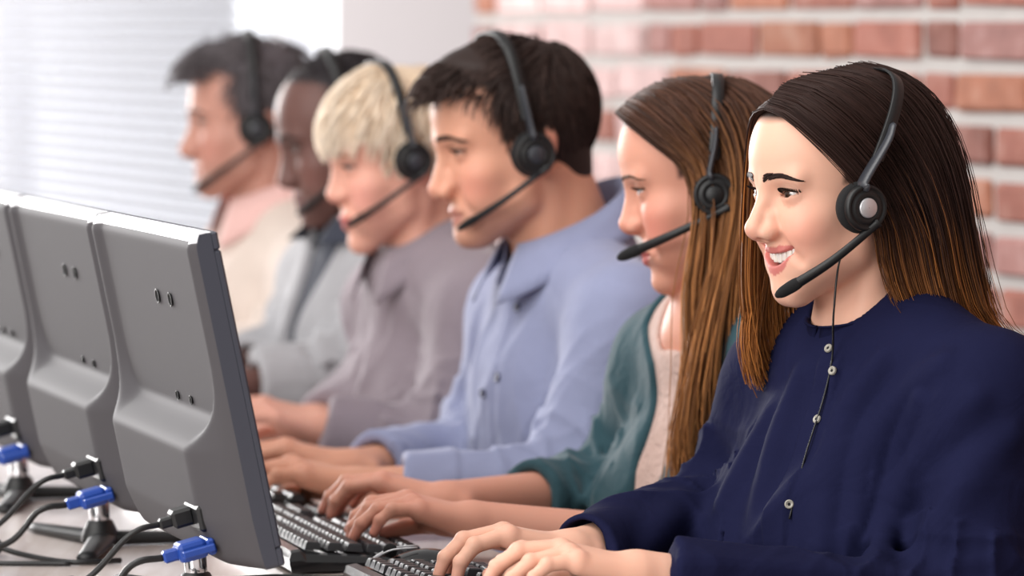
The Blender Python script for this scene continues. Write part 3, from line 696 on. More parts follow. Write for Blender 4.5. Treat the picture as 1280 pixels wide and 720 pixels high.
# bricks: stretchers and headers proud of the joints
def brick_mesh(name, length, hgt, seed):
    r = np.random.default_rng(seed); bm = bmesh.new()
    add_box(bm, (0, -0.010, -hgt / 2), (length, 0.03, hgt / 2), None, bevel=0.006)
    for v in bm.verts: v.co += Vector(r.uniform(-0.0022, 0.0022, 3))
    bmesh.ops.recalc_face_normals(bm, faces=bm.faces[:])
    return bm_mesh(name, bm)
BRK = {}
for kind, ln_ in (('stretcher', 0.232), ('header', 0.104)):
    for vi in range(4):
        for mi in range(5):
            me = brick_mesh('brick_' + kind, ln_, 0.056, vi + 10 * len(kind)); me.materials.append(BR[mi]); BRK[(kind, vi, mi)] = me
PITCHZ = 0.078; Z0 = 1.328
rb = np.random.default_rng(21); rest = bmesh.new(); nb_ = 0; WMX = frame(W0, WD, -WN, (0, 0, 1)); n_rows = 0
rest_parts = {}
for row in range(-20, 17):
    zc = Z0 - PITCHZ * (row + 0.5)
    if zc < 0.03 or zc > 2.86: continue
    s = S_END - 0.006 if row % 2 == 0 else S_END - 0.006; first = True; pat = row % 2
    while s > -7.4:
        if first and row % 2 == 1: kind = 'header'
        else: kind = 'header' if rb.uniform() < 0.26 else 'stretcher'
        first = False
        L = 0.232 if kind == 'stretcher' else 0.104; jl = 0.019 + rb.uniform(-0.003, 0.003); L *= 1.0
        s0 = s - L
        if s0 < -7.4: break
        vis = -0.75 < s0 < S_END and 0.74 < zc < 1.56
        pale = 1.34 < s0 + L / 2 < 2.16
        mi = 4 if (pale and rb.uniform() < 0.86) else int(rb.choice([0, 1, 2, 3], p=[0.34, 0.2, 0.26, 0.2]))
        zz = zc + rb.uniform(-0.002, 0.002); nn = rb.uniform(-0.003, 0.003)
        me = BRK[(kind, int(rb.integers(4)), mi)]
        if vis:
            o = bpy.data.objects.new('brick', me); COL.objects.link(o); o.parent = wall
            o.matrix_basis = WMX @ Matrix.Translation((s0, nn, zz)) @ Matrix.Rotation(rb.uniform(-0.012, 0.012), 4, 'Y'); nb_ += 1
        else: rest_parts.setdefault(mi, []).append((me, Vector((s0, nn, zz))))
        s = s0 - jl
# brickwork out of the picture: joined, real relief
for mi, lst in rest_parts.items():
    Vs, Fs, n = [], [], 0
    for me, off in lst:
        Vs += [WMX @ (v.co + off) for v in me.vertices]; Fs += [[i + n for i in p.vertices] for p in me.polygons]; n += len(me.vertices)
    me2 = bpy.data.meshes.new('brickwork'); me2.from_pydata([tuple(v) for v in Vs], [], Fs); me2.update()
    o = link('brickwork', me2, BR[mi], wall, smooth=False); o['kind'] = 'stuff'
rest.free()
S_WIN = 3.36
struct(wall_box('wall_back', S_END, S_WIN, 0, 2.9, -0.25, -0.07, M['plaster']))
struct(wall_box('trim_1', S_END, S_END + 0.045, 0, 2.9, -0.07, -0.015, M['plaster']))
# window with a plain pane, a mullion and a long venetian blind
M['daylight'], nt_, b_ = new_mat('daylight_pane')
b_.inputs['Base Color'].default_value = (0.9, 0.93, 1, 1); b_.inputs['Roughness'].default_value = 0.1; b_.inputs['Emission Color'].default_value = (0.97, 0.985, 1.0, 1); b_.inputs['Emission Strength'].default_value = 0.68
M['blind'], nt_, b_ = new_mat('blind_slat')
b_.inputs['Base Color'].default_value = (*srgb(196, 196, 200), 1); b_.inputs['Roughness'].default_value = 0.55
tr_ = nt_.nodes.new('ShaderNodeBsdfTranslucent'); tr_.inputs[0].default_value = (0.56, 0.57, 0.59, 1); mxs = nt_.nodes.new('ShaderNodeMixShader'); mxs.inputs[0].default_value = 0.5
out_ = nt_.nodes['Material Output']; nt_.links.new(b_.outputs[0], mxs.inputs[1]); nt_.links.new(tr_.outputs[0], mxs.inputs[2]); nt_.links.new(mxs.outputs[0], out_.inputs['Surface'])
S_E2 = 9.0; ZB, ZT = 0.55, 2.55
struct(wall_box('wall_back_low', S_WIN, S_E2, 0, ZB, -0.25, -0.07, M['plaster'])); struct(wall_box('wall_back_high', S_WIN, S_E2, ZT, 2.9, -0.25, -0.07, M['plaster']))
win = struct(wall_box('window_1', S_WIN, S_E2, ZB, ZB + 0.06, -0.22, -0.05, M['white_frame']))
wall_box('window_frame', S_WIN, S_E2, ZT - 0.06, ZT, -0.20, -0.09, M['white_frame'], win)
for a, b in ((S_WIN, S_WIN + 0.07), (3.80, 3.90), (6.4, 6.5), (S_E2 - 0.07, S_E2)): wall_box('window_post', a, b, ZB + 0.06, ZT - 0.06, -0.20, -0.09, M['white_frame'], win)
for a, b in ((S_WIN + 0.07, 3.80), (3.90, 6.4), (6.5, S_E2 - 0.07)): wall_box('pane', a, b, ZB + 0.06, ZT - 0.06, -0.17, -0.16, M['daylight'], win)
bl = thing('window_blind', 'long white venetian blind with closed slats hanging in the bright window', 'blind', tuple(wp(6.4, ZB + 0.07, 0.0)))
slat_me = None
r_ = np.random.default_rng(3)
zsl = ZB + 0.09
while zsl < ZT - 0.03:
    if slat_me is None:
        bm = bmesh.new()
        prof = [(-0.0185, 0.0), (-0.009, 0.0022), (0.0, 0.003), (0.009, 0.0022), (0.0185, 0.0)]
        vv = [[bm.verts.new((sx, p[0], p[1] + dz)) for p in prof] for sx in (3.93, S_E2 - 0.1) for dz in (0.0, 0.0008)]
        for k in range(4):
            bm.faces.new((vv[0][k], vv[0][k + 1], vv[2][k + 1], vv[2][k])); bm.faces.new((vv[1][k], vv[3][k], vv[3][k + 1], vv[1][k + 1]))
        slat_me = bm_mesh('slat', bm); slat_me.materials.append(M['blind'])
        slat_me.polygons.foreach_set('use_smooth', np.ones(len(slat_me.polygons), dtype=bool))
    o = bpy.data.objects.new('slat', slat_me); COL.objects.link(o); o.parent = bl; o.matrix_parent_inverse = bl.matrix_basis.inverted()
    o.matrix_basis = frame(W0, WD, -WN, (0, 0, 1)) @ Matrix.Translation((0, 0.015, zsl)) @ Matrix.Rotation(math.radians(-52 + r_.uniform(-1.5, 1.5)), 4, 'X')
    zsl += 0.0315
wall_box('head_rail', 3.92, S_E2 - 0.09, ZT - 0.03, ZT + 0.02, -0.04, 0.01, M['white_frame'], bl)

# ------------------------------------------------------------------ desk and what stands on it
FR = lambda u, v, z: frame(uv(u, v, z), G, RW, (0, 0, 1))         # local axes: x towards the screens, y along the row, z up
def desk_mat():
    m, nt, b = new_mat('desk_wood'); N = nt.nodes
    tc = N.new('ShaderNodeTexCoord'); mp = N.new('ShaderNodeMapping'); mp.inputs['Scale'].default_value = (14, 0.9, 9); mp.inputs['Rotation'].default_value = (0, 0, AL)
    n = N.new('ShaderNodeTexNoise'); n.inputs['Scale'].default_value = 3; n.inputs['Detail'].default_value = 6; n.inputs['Distortion'].default_value = 0.6
    rp = N.new('ShaderNodeValToRGB'); rp.color_ramp.elements[0].position = 0.32; rp.color_ramp.elements[0].color = (*srgb(196, 180, 172), 1); rp.color_ramp.elements[1].position = 0.62; rp.color_ramp.elements[1].color = (*srgb(220, 210, 206), 1)
    nt.links.new(tc.outputs['Object'], mp.inputs[0]); nt.links.new(mp.outputs[0], n.inputs['Vector']); nt.links.new(n.outputs['Fac'], rp.inputs[0]); nt.links.new(rp.outputs[0], b.inputs['Base Color'])
    b.inputs['Roughness'].default_value = 0.28; b.inputs['Coat Weight'].default_value = 0.4; b.inputs['Coat Roughness'].default_value = 0.15
    return m
M['desk'] = desk_mat()
dk = thing('desk', 'long pale wooden desk under the row of screens and keyboards', 'desk', tuple(uv(0.65, 1.6, 0)))
bm = bmesh.new(); add_box(bm, (0.24, -1.1, DESK - 0.028), (1.30, 4.3, DESK), FR(0, 0, 0), bevel=0.003); link('desktop', bm_mesh('desktop', bm), M['desk'], dk, smooth=False)
for vv_ in (-1.0, 1.6, 4.2):
    for uu_ in (0.36, 1.22):
        bm = bmesh.new(); add_box(bm, (uu_ - 0.03, vv_ - 0.03, 0), (uu_ + 0.03, vv_ + 0.03, DESK - 0.028), FR(0, 0, 0), bevel=0.004); link('leg', bm_mesh('leg', bm), M['silver'], dk, smooth=False)

# monitors
MW, MH, TILT = 0.490, 0.328, math.radians(11.6)
def monitor(v0, label, group):
    u0, zb = 0.625, 0.79
    root = thing('monitor', label, 'monitor', tuple(uv(0.665, v0 + MW / 2, DESK)), group)
    # panel frame: a along the row (near to far), b up the panel, c out of the back
    eb = np.array([0, 0, 1.0]) * math.cos(TILT) + G * math.sin(TILT); ec = G * math.cos(TILT) - np.array([0, 0, 1.0]) * math.sin(TILT)
    Fm = frame(uv(u0, v0, zb), RW, eb, ec)
    # casing back as a relief: slim rim, sunk upper field with a round-cornered lower lip, thick lower belly
    na, nbb = 90, 90; A = np.linspace(0, MW, na); Bq = np.linspace(0, MH, nbb); a, b = np.meshgrid(A, Bq, indexing='ij')
    rr = 0.055; a0, a1, b0 = 0.022, MW - 0.022, 0.135
    cx, hx = (a0 + a1) / 2, (a1 - a0) / 2; qx = np.abs(a - cx) - (hx - rr); qy = (b0 + rr) - b
    sd = np.where((qx > 0) & (qy > 0), np.hypot(np.maximum(qx, 0), np.maximum(qy, 0)) - rr, np.maximum(qx, qy) - rr)
    st = np.clip(sd / 0.026 + 0.5, 0, 1); st = st * st * (3 - 2 * st)
    ea = np.clip(np.minimum(a, MW - a) / 0.075, 0, 1); ea = (ea * ea * (3 - 2 * ea)) ** 0.7; belly = 0.007 + 0.030 * np.clip((0.20 - b) / 0.08, 0, 1) * ea
    taper = np.clip(b / 0.05, 0, 1) ** 0.5; rise = belly * st * (0.45 + 0.55 * taper)
    ed = np.minimum(np.minimum(a, MW - a), np.minimum(b, MH - b)); rnd = 0.010 * (1 - np.clip(ed / 0.014, 0, 1)) ** 2 + 0.006 * (1 - np.clip((MH - b) / 0.016, 0, 1)) ** 2
    c = 0.014 + rise - rnd * 0.8
    V = np.stack([a, b, c], -1).reshape(-1, 3); i = np.arange(na - 1)[:, None] * nbb; j = np.arange(nbb - 1)[None]
    Q = np.stack([i + j, i + nbb + j, i + nbb + j + 1, i + j + 1], -1).reshape(-1, 4)
    fwd = lambda X: (np.asarray(X) @ np.array([RW, eb, ec])) + uv(u0, v0, zb)
    # border skirt down to the bezel
    ring = np.concatenate([np.arange(na) * nbb, (na - 1) * nbb + np.arange(1, nbb), np.arange(na - 2, -1, -1) * nbb + nbb - 1, np.arange(nbb - 2, 0, -1)])
    sk = V[ring].copy(); sk[:, 2] = -0.003; n0 = len(V); k = np.arange(len(ring)); k2 = (k + 1) % len(ring)
    back = link('back_cover', mesh_np('back_cover', fwd(V), Q), M['monitor_back'], root)
    sv = np.vstack([V[ring], sk]); sq = np.stack([k, k + len(ring), k2 + len(ring), k2], -1)
    istop = (V[ring][k][:, 1] > MH - 1e-6) & (V[ring][k2][:, 1] > MH - 1e-6)
    side = link('side_frame', mesh_np('side_frame', fwd(sv), sq[~istop]), M['monitor_side'], root, smooth=False)
    tag(link('top_edge', mesh_np('top_edge', fwd(sv), sq[istop]), M['lit_edge'], root, smooth=False), 'top edge coloured pale for window light')
    back.data.materials.append(M['lit_edge']); bq_ = V[Q].mean(1)[:, 1]; back.data.polygons.foreach_set('material_index', (bq_ > MH - 0.007).astype(np.int32)); back.data.update()  # topmost rows of the cover carry the painted highlight too
    # bezel ring and screen on the side facing the people
    bm = bmesh.new(); w_ = 0.018
    for lo, hi in (((0, 0, -0.010), (MW, w_, -0.002)), ((0, MH - w_, -0.010), (MW, MH, -0.002)), ((0, w_, -0.010), (w_, MH - w_, -0.002)), ((MW - w_, w_, -0.010), (MW, MH - w_, -0.002))): add_box(bm, lo, hi, Fm, 0.002)
    bmesh.ops.recalc_face_normals(bm, faces=bm.faces[:]); link('bezel', bm_mesh('bezel', bm), M['monitor_side'], root, smooth=False)
    bm = bmesh.new(); add_box(bm, (w_, w_, -0.006), (MW - w_, MH - w_, -0.003), Fm); link('screen', bm_mesh('screen', bm), M['screen'], root, smooth=False)
    # mounting holes with screw bosses
    for (ha, hb, hr) in ((0.165, 0.257, 0.0062), (0.225, 0.257, 0.0062), (0.165, 0.155, 0.0040), (0.228, 0.155, 0.0040)):
        ia = int(ha / MW * (na - 1)); ib = int(hb / MH * (nbb - 1)); cc = c[ia, ib]
        th = np.arange(16) / 16 * 2 * PI
        pr = [(hr * 1.25, 0.0002), (hr * 1.2, 0.0010), (hr, 0.0010), (hr * 0.95, -0.001), (hr * 0.4, -0.0012)]
        V2 = np.concatenate([np.stack([ha + p[0] * np.cos(th), hb + p[0] * np.sin(th), np.full(16, cc + p[1] + 0.0012)], 1) for p in pr] + [np.array([[ha, hb, cc + 0.0001]])])
        Q2 = np.concatenate([np.stack([m_ * 16 + np.arange(16), m_ * 16 + (np.arange(16) + 1) % 16, (m_ + 1) * 16 + (np.arange(16) + 1) % 16, (m_ + 1) * 16 + np.arange(16)], 1) for m_ in range(4)] + [np.stack([np.full(8, 80), 64 + np.arange(0, 16, 2), 64 + (np.arange(0, 16, 2) + 1) % 16, 64 + (np.arange(0, 16, 2) + 2) % 16], 1)])
        link('mount_hole', mesh_np('mount_hole', fwd(V2), Q2), M['black_plastic'], back)
    # sockets and plugs low on the back
    cpl2 = c[int(0.09 / MW * (na - 1)), int(0.053 / MH * (nbb - 1))]; gd = G * 0.97 - np.array([0, 0, 0.243])
    bm = bmesh.new(); add_box(bm, (0.058, 0.040, 0.012), (0.120, 0.066, cpl2 + 0.002), Fm, 0.003); bmesh.ops.recalc_face_normals(bm, faces=bm.faces[:]); link('socket_panel', bm_mesh('socket_panel', bm), M['black_plastic'], root, smooth=False)
    pg = lambda a_, b_, c_: np.array(fwd(np.array([[a_, b_, c_]])))[0]
    # blue video plug: collar, body and strain relief
    bm = bmesh.new()
    cpl = c[int(0.07 / MW * (na - 1)), int(0.026 / MH * (nbb - 1))]; gd = G * 0.97 - np.array([0, 0, 0.243]); Fp = frame(pg(0.070, 0.026, cpl - 0.002), RW, np.array([0, 0, 0.97]) + G * 0.243, gd)
    add_box(bm, (-0.019, -0.008, 0.0), (0.019, 0.008, 0.008), Fp, 0.002); add_box(bm, (-0.015, -0.0095, 0.007), (0.015, 0.0095, 0.036), Fp, 0.0045, 2)
    vsn = add_box(bm, (-0.006, -0.006, 0.032), (0.006, 0.006, 0.050), Fp, 0.002)
    for sx in (-0.0225, 0.0225): add_box(bm, (sx - 0.0035, -0.0035, 0.002), (sx + 0.0035, 0.0035, 0.034), Fp, 0.001)
    bmesh.ops.recalc_face_normals(bm, faces=bm.faces[:]); tag(link('video_plug', bm_mesh('video_plug', bm), M['blue_plug'], root, smooth=False), 'bright blue video plug')
    bm = bmesh.new(); Fp = frame(pg(0.095, 0.054, cpl2), RW, np.array([0, 0, 0.97]) + G * 0.243, gd)
    add_box(bm, (-0.012, -0.008, 0.0), (0.012, 0.010, 0.022), Fp, 0.003); add_box(bm, (-0.006, -0.005, 0.02), (0.006, 0.005, 0.034), Fp, 0.002)
    bmesh.ops.recalc_face_normals(bm, faces=bm.faces[:]); link('power_plug', bm_mesh('power_plug', bm), M['black_plastic'], root, smooth=False)
    # stand: chrome post on a long low foot
    top = pg(MW * 0.47, 0.05, 0.022); bot = uv(0.652, v0 + MW * 0.47, DESK + 0.018)
    V, Q = tube_np(np.linspace(bot, top, 6), 0.0115, 16); link('stand_post', mesh_np('stand_post', V, Q), M['chrome'], root)
    V, Q = tube_np(np.linspace(bot - np.array([0, 0, 0.012]), bot + (top - bot) * 0.12, 4), [0.022, 0.021, 0.018, 0.0145], 16); link('post_collar', mesh_np('post_collar', V, Q), M['black_plastic'], root)
    cen = uv(0.648, v0 + MW * 0.47, DESK + 0.009)
    for sgn, uu_ in ((-1, 0.05), (1, 0.05)):
        end = uv(0.648 + uu_, v0 + MW * 0.47 + sgn * 0.155, DESK + 0.006)
        V, Q = tube_np(np.linspace(cen, end, 10), np.linspace(0.017, 0.011, 10), 12, flat=0.5); V[:, 2] = np.maximum(V[:, 2], DESK + 0.0004); link('foot', mesh_np('foot', V, Q), M['black_plastic'], root)
    end = uv(0.50, v0 + MW * 0.47, DESK + 0.006)
    V, Q = tube_np(np.linspace(cen, end, 8), np.linspace(0.017, 0.012, 8), 12, flat=0.5); V[:, 2] = np.maximum(V[:, 2], DESK + 0.0004); link('foot', mesh_np('foot', V, Q), M['black_plastic'], root)
    return pg(0.070, 0.026, cpl - 0.002) + gd * 0.050, pg(0.095, 0.054, cpl2) + gd * 0.033
MONV = [-0.10, 0.398, 0.905, 1.43]
MLAB = ['grey monitor seen from behind facing the woman in the navy blouse', 'grey monitor seen from behind facing the woman in the teal cardigan', 'grey monitor seen from behind facing the man in the light blue shirt', 'grey monitor seen from behind facing the blonde woman']
PLUGS = [monitor(v, l, 'monitors in a row on the desk') for v, l in zip(MONV[:3], MLAB[:3])]

# cables from the monitors over the desk
zc_ = DESK + 0.004
def cable(P, label, r=0.0033): return tag(tube('cable', P, r, M['cable'], n=60, sides=6), label, 'cable', 'black cables behind the monitors')
for k, (pv, pp) in enumerate(PLUGS):
    v0 = MONV[k]
    who = ('navy blouse', 'teal cardigan', 'light blue shirt')[k]
    cable([pv, pv + G * 0.03 + np.array([0, 0, -0.006]), uv(0.79, v0 + 0.09, DESK + 0.020), uv(0.88, v0 + 0.23, zc_), uv(1.02, v0 + 0.30, zc_), uv(1.30, v0 + 0.33, zc_)], 'black video cable from the blue plug of the monitor facing the %s' % who, 0.0036)
    cable([pp, pp + G * 0.03 + np.array([0, 0, -0.01]), uv(0.80, v0 + 0.13, DESK + 0.03), uv(0.90, v0 + 0.20, zc_ + 0.004), uv(1.05, v0 + 0.16, zc_), uv(1.30, v0 + 0.22, zc_)], 'black power cable from the back of the monitor facing the %s' % who, 0.0032)
# thicker cable clumps with moulded ends
def ferrite(u, v, ang, label):
    root = thing('cable_filter', label, 'cable', tuple(uv(u, v, DESK)), 'moulded cable ends on the desk')
    d = G * math.cos(ang) + RW * math.sin(ang); c0 = uv(u, v, DESK + 0.0115)
    P = np.array([c0 + d * t for t in (-0.036, -0.033, -0.026, 0.026, 0.033, 0.036)]); V, Q = tube_np(P, [0.004, 0.008, 0.0112, 0.0112, 0.008, 0.004], 12); link('sleeve', mesh_np('sleeve', V, Q), M['black_plastic'], root)
    for sg in (-1, 1):
        tube('cord', [c0 + d * sg * 0.034, c0 + d * sg * 0.07 - np.array([0, 0, 0.006]), c0 + d * sg * 0.13 + RW * 0.02 * sg - np.array([0, 0, 0.0075]), c0 + d * sg * 0.22 + RW * 0.05 - np.array([0, 0, 0.0075])], 0.0032, M['cable'], root, n=24, sides=6)
ferrite(0.80, 0.10, 0.5, 'black moulded cable end lying behind the monitor facing the navy blouse')
ferrite(0.80, 0.58, 0.9, 'black moulded cable end lying behind the monitor facing the teal cardigan')
ferrite(0.96, 0.30, 0.15, 'thick black moulded cable end lying farthest out on the desk behind the monitors')
for k, (pts, lb) in enumerate((([(0.70, -0.05), (0.78, 0.02), (0.9, 0.10), (1.1, 0.24), (1.25, 0.40)], 'thin black cable curling from under the monitor facing the navy blouse'),
                               ([(0.72, 0.45), (0.84, 0.50), (1.0, 0.62), (1.25, 0.66)], 'thin black cable running straight out behind the monitor facing the teal cardigan'),
                               ([(0.74, 0.86), (0.85, 0.80), (1.0, 0.85), (1.25, 0.98)], 'thin black cable lying behind the monitor facing the light blue shirt'))):
    cable([uv(u, v, DESK + 0.0032) for u, v in pts], lb, 0.0028)

# keyboards: body with a low rim, every key a piece of its own
def key_mesh(w_, d_):
    bm = bmesh.new(); add_box(bm, (-d_ / 2, -w_ / 2, 0), (d_ / 2, w_ / 2, 0.0085))
    bmesh.ops.recalc_face_normals(bm, faces=bm.faces[:])
    for v in bm.verts:
        if v.co.z > 0.004: v.co.x *= 0.76; v.co.y *= (w_ - 0.0042) / w_
    bmesh.ops.bevel(bm, geom=[e for e in bm.edges if all(v.co.z > 0.004 for v in e.verts)], offset=0.0012, segments=1, affect='EDGES')
    me = bm_mesh('key', bm); me.materials.append(M['key']); return me
KM = {}
def keyboard(u0, v0, yaw, label):
    Lk, Dk = 0.445, 0.155; root = thing('keyboard', label, 'keyboard', tuple(uv(u0, v0, DESK)), 'black keyboards on the desk')
    Fk = FR(u0, v0, DESK) @ Matrix.Rotation(yaw, 4, 'Z')        # x towards the screen, y along the row
    bm = bmesh.new(); n = 12
    prof = [(-0.085, 0.003), (-0.085, 0.010), (-0.078, 0.0145), (-0.072, 0.0125), (0.062, 0.022), (0.068, 0.0255), (0.078, 0.024), (0.080, 0.016), (0.078, 0.003)]
    cols = []
    ys = [-Lk / 2 - 0.004, -Lk / 2, -Lk / 2 + 0.006] + [Lk / 2 - 0.006, Lk / 2, Lk / 2 + 0.004]; zs = [0.55, 0.92, 1.0, 1.0, 0.92, 0.55]
    for y, zz in zip(ys, zs): cols.append([bm.verts.new(Fk @ Vector((p[0], y, 0.001 + p[1] * zz))) for p in prof])
    for a, b in zip(cols[:-1], cols[1:]):
        for i in range(len(prof)): j = (i + 1) % len(prof); bm.faces.new((a[i], a[j], b[j], b[i]))
    bm.faces.new(cols[0][::-1]); bm.faces.new(cols[-1]); bmesh.ops.recalc_face_normals(bm, faces=bm.faces[:])
    link('body', bm_mesh('body', bm), M['key_body'], root, smooth=False)
    U = 0.0186; rows = [[1] * 15 + [0.35] + [1] * 3 + [0.35] + [1] * 4, [1] * 13 + [2] + [0.35] + [1] * 3 + [0.35] + [1] * 4, [1.5] + [1] * 12 + [1.5] + [0.35] + [1] * 3 + [0.35] + [1] * 4, [1.75] + [1] * 11 + [2.25] + [0.35, -3, 0.35] + [1] * 4, [2.25] + [1] * 10 + [2.75] + [0.35, -1, 1, -1, 0.35] + [1] * 4, [1.25] * 3 + [6.25] + [1.25] * 4 + [0.35] + [1] * 3 + [0.35] + [2, 1, 1]]
    slope = math.atan2(0.0095, 0.134)
    for ri, row in enumerate(rows):
        x = 0.052 - ri * 0.0213 - (0.003 if ri > 0 else 0); y = 0.213       # first key at the person's left... mirrored along the row
        tot = 0
        for w_ in row:
            ww = abs(w_) * U
            if w_ in (0.35,) or w_ < 0: tot += ww; continue
            wk = round(w_ * U - 0.0012, 5)
            if wk not in KM: KM[wk] = key_mesh(wk, 0.0180)
            o = bpy.data.objects.new('key', KM[wk]); COL.objects.link(o); o.parent = root; o.matrix_parent_inverse = root.matrix_basis.inverted()
            yy = -(0.213 - tot - ww / 2)
            o.matrix_basis = Fk @ Matrix.Translation((x, yy, 0.0165 + (x + 0.06) * 0.07)) @ Matrix.Rotation(-slope, 4, 'Y'); tot += ww
    return root
keyboard(0.405, -0.035, 0.0, 'black keyboard under the hands of the woman in the navy blouse')
keyboard(0.425, 0.535, 0.03, 'black keyboard under the hands of the woman in the teal cardigan')
keyboard(0.425, 1.08, 0.0, 'black keyboard under the hands of the man in the light blue shirt')

# mouse between the two nearest keyboards
def mouse(u0, v0, yaw, label):
    root = thing('mouse', label, 'mouse', tuple(uv(u0, v0, DESK)))
    Fk = np.array(FR(u0, v0, DESK) @ Matrix.Rotation(yaw, 4, 'Z'))
    nu, nv_ = 24, 14; Vv = []
    for i in range(nu):
        t = i / (nu - 1); x = -0.058 + 0.116 * t; hw_ = 0.031 * math.sqrt(max(0.0, 1 - abs(2 * t - 1) ** 3.0)) * (1 - 0.10 * math.sin(t * PI * 1.2)); hh = 0.036 * (math.sin(min(1, t * 1.05 + 0.02) * PI) ** 0.55) * (1 - 0.22 * t)
        for j in range(nv_):
            a = PI * j / (nv_ - 1); Vv.append((x, hw_ * math.cos(a), 0.002 + max(0.0, hh) * math.sin(a) ** 0.8))
    Vv = np.array(Vv); W = Vv @ Fk[:3, :3].T + Fk[:3, 3]
    i = np.arange(nu - 1)[:, None] * nv_; j = np.arange(nv_ - 1)[None]; Q = np.stack([i + j, i + nv_ + j, i + nv_ + j + 1, i + j + 1], -1).reshape(-1, 4)
    link('shell', mesh_np('shell', W, Q), M['mouse'], root)
    wv, wq = tube_np(np.array([[0.030, -0.004, 0.0325], [0.030, 0.004, 0.0325]]) @ Fk[:3, :3].T + Fk[:3, 3], 0.0075, 12); link('scroll_wheel', mesh_np('scroll_wheel', wv, wq), M['foam'], root)
    for sg in (-1, 1):
        P = np.array([[0.002, sg * 0.0095, 0.0365], [0.03, sg * 0.0085, 0.0335], [0.052, sg * 0.0065, 0.021]]); V, Q = tube_np(catmull(P @ Fk[:3, :3].T + Fk[:3, 3], 10), 0.0011, 6); link('button_trim', mesh_np('button_trim', V, Q), M['silver'], root)
    tube('cord', [Fk[:3, :3] @ np.array(p) + Fk[:3, 3] for p in ((0.055, 0, 0.008), (0.09, 0.01, 0.0035), (0.15, 0.03, 0.003), (0.21, 0.0, 0.003))], 0.002, M['cable'], root, n=24, sides=6)
mouse(0.395, 0.222, 0.25, 'glossy black computer mouse between two keyboards on the desk')

# ------------------------------------------------------------------ the six people (joints surveyed as bearing x, y and distance relative to the head)
SPECS = {
 'a': dict(seed=1, d=4.46, head=(1049, 241), hrot=(27, 4, 0), s=0.935, H=dict(scalp_in=-0.002, smile=1, tip=0.1175, eye=(0.0046, 0.0032)), tyaw=32,
      J=dict(nb=(1098, 425, 0.02), ns=(1238, 497, -0.14), fs=(985, 478, 0.16), ne=(1212, 790, -0.20), fe=(905, 655, 0.20), nw=(800, 722, -0.28), fw=(716, 694, -0.05)),
      hdir=dict(n=(640, 722, -0.30), f=(560, 706, -0.08))),
 'b': dict(seed=2, d=4.97, head=(886, 227), hrot=(0, 12, 0), s=0.95, H=dict(tip=0.114, scalp_in=-0.003, eye=(0.0036, 0.0030)), tyaw=30, chest=-0.035, belly=-0.06,
      J=dict(nb=(905, 400, 0.02), ns=(1000, 462, -0.14), fs=(838, 452, 0.15), ne=(955, 706, -0.20), fe=(772, 622, 0.20), nw=(594, 656, -0.24), fw=(560, 630, -0.02)),
      hdir=dict(n=(440, 650, -0.26), f=(430, 625, 0.0))),
 'c': dict(seed=3, d=5.48, head=(646, 183), hrot=(16, 9, 0), s=1.02, H=dict(male=1, scalp_in=-0.005, tip=0.117, eye=(0.0026, 0.0024)), tyaw=26, chest=-0.01, belly=-0.03, trap=0.008,
      J=dict(nb=(714, 328, 0.02), ns=(788, 404, -0.17), fs=(655, 390, 0.18), ne=(715, 622, -0.24), fe=(610, 575, 0.22), nw=(452, 612, -0.26), fw=(440, 588, -0.04)),
      hdir=dict(n=(330, 612, -0.28), f=(320, 585, -0.04))),
 'd': dict(seed=4, d=6.00, head=(498, 203), hrot=(18, 9, 0), s=0.95, H=dict(tip=0.112, eye=(0.0024, 0.0024)), tyaw=26, chest=-0.035, belly=-0.07, trap=0.010,
      J=dict(nb=(540, 325, 0.02), ns=(608, 385, -0.15), fs=(492, 380, 0.15), ne=(560, 575, -0.20), fe=(505, 550, 0.15), nw=(402, 538, -0.20), fw=(395, 528, 0.0)),
      hdir=dict(n=(290, 535, -0.22), f=(280, 515, 0.0))),
 'e': dict(seed=5, d=6.50, head=(437, 176), hrot=(10, 12, 0), s=1.02, H=dict(male=1, tip=0.114, lip=1.3, eye=(0.0030, 0.0026), hl=-0.012), tyaw=24,
      J=dict(nb=(468, 292, 0.02), ns=(535, 362, -0.17), fs=(410, 352, 0.17), ne=(455, 478, -0.16), fe=(390, 455, 0.20), nw=(310, 482, -0.22), fw=(300, 462, 0.0))),
 'f': dict(seed=6, d=7.00, head=(316, 156), hrot=(8, 2, 0), s=1.0, H=dict(male=1, tip=0.118, eye=(0.0030, 0.0026)), tyaw=22, trap=0.012,
      J=dict(nb=(345, 275, 0.02), ns=(405, 338, -0.17), fs=(298, 330, 0.17), ne=(395, 450, -0.16), fe=(300, 440, 0.18), nw=(275, 448, -0.24), fw=(255, 432, 0.0))),
}
PP = {k: setup(v) for k, v in SPECS.items()}
def bounds(P):
    pts = np.array(list(P.J.values())); lo = pts.min(0) - 0.16; hi = pts.max(0) + 0.16
    for s_ in ('n', 'f'):
        t = P.hands[s_][0] + P.hands[s_][1][:, 0] * 0.2; lo = np.minimum(lo, t - 0.07); hi = np.maximum(hi, t + 0.07)
    lo = np.minimum(lo, P.ho - 0.16); hi = np.maximum(hi, P.ho + 0.19); lo[2] = max(0.45, P.J['nb'][2] - 0.62)
    return lo, hi

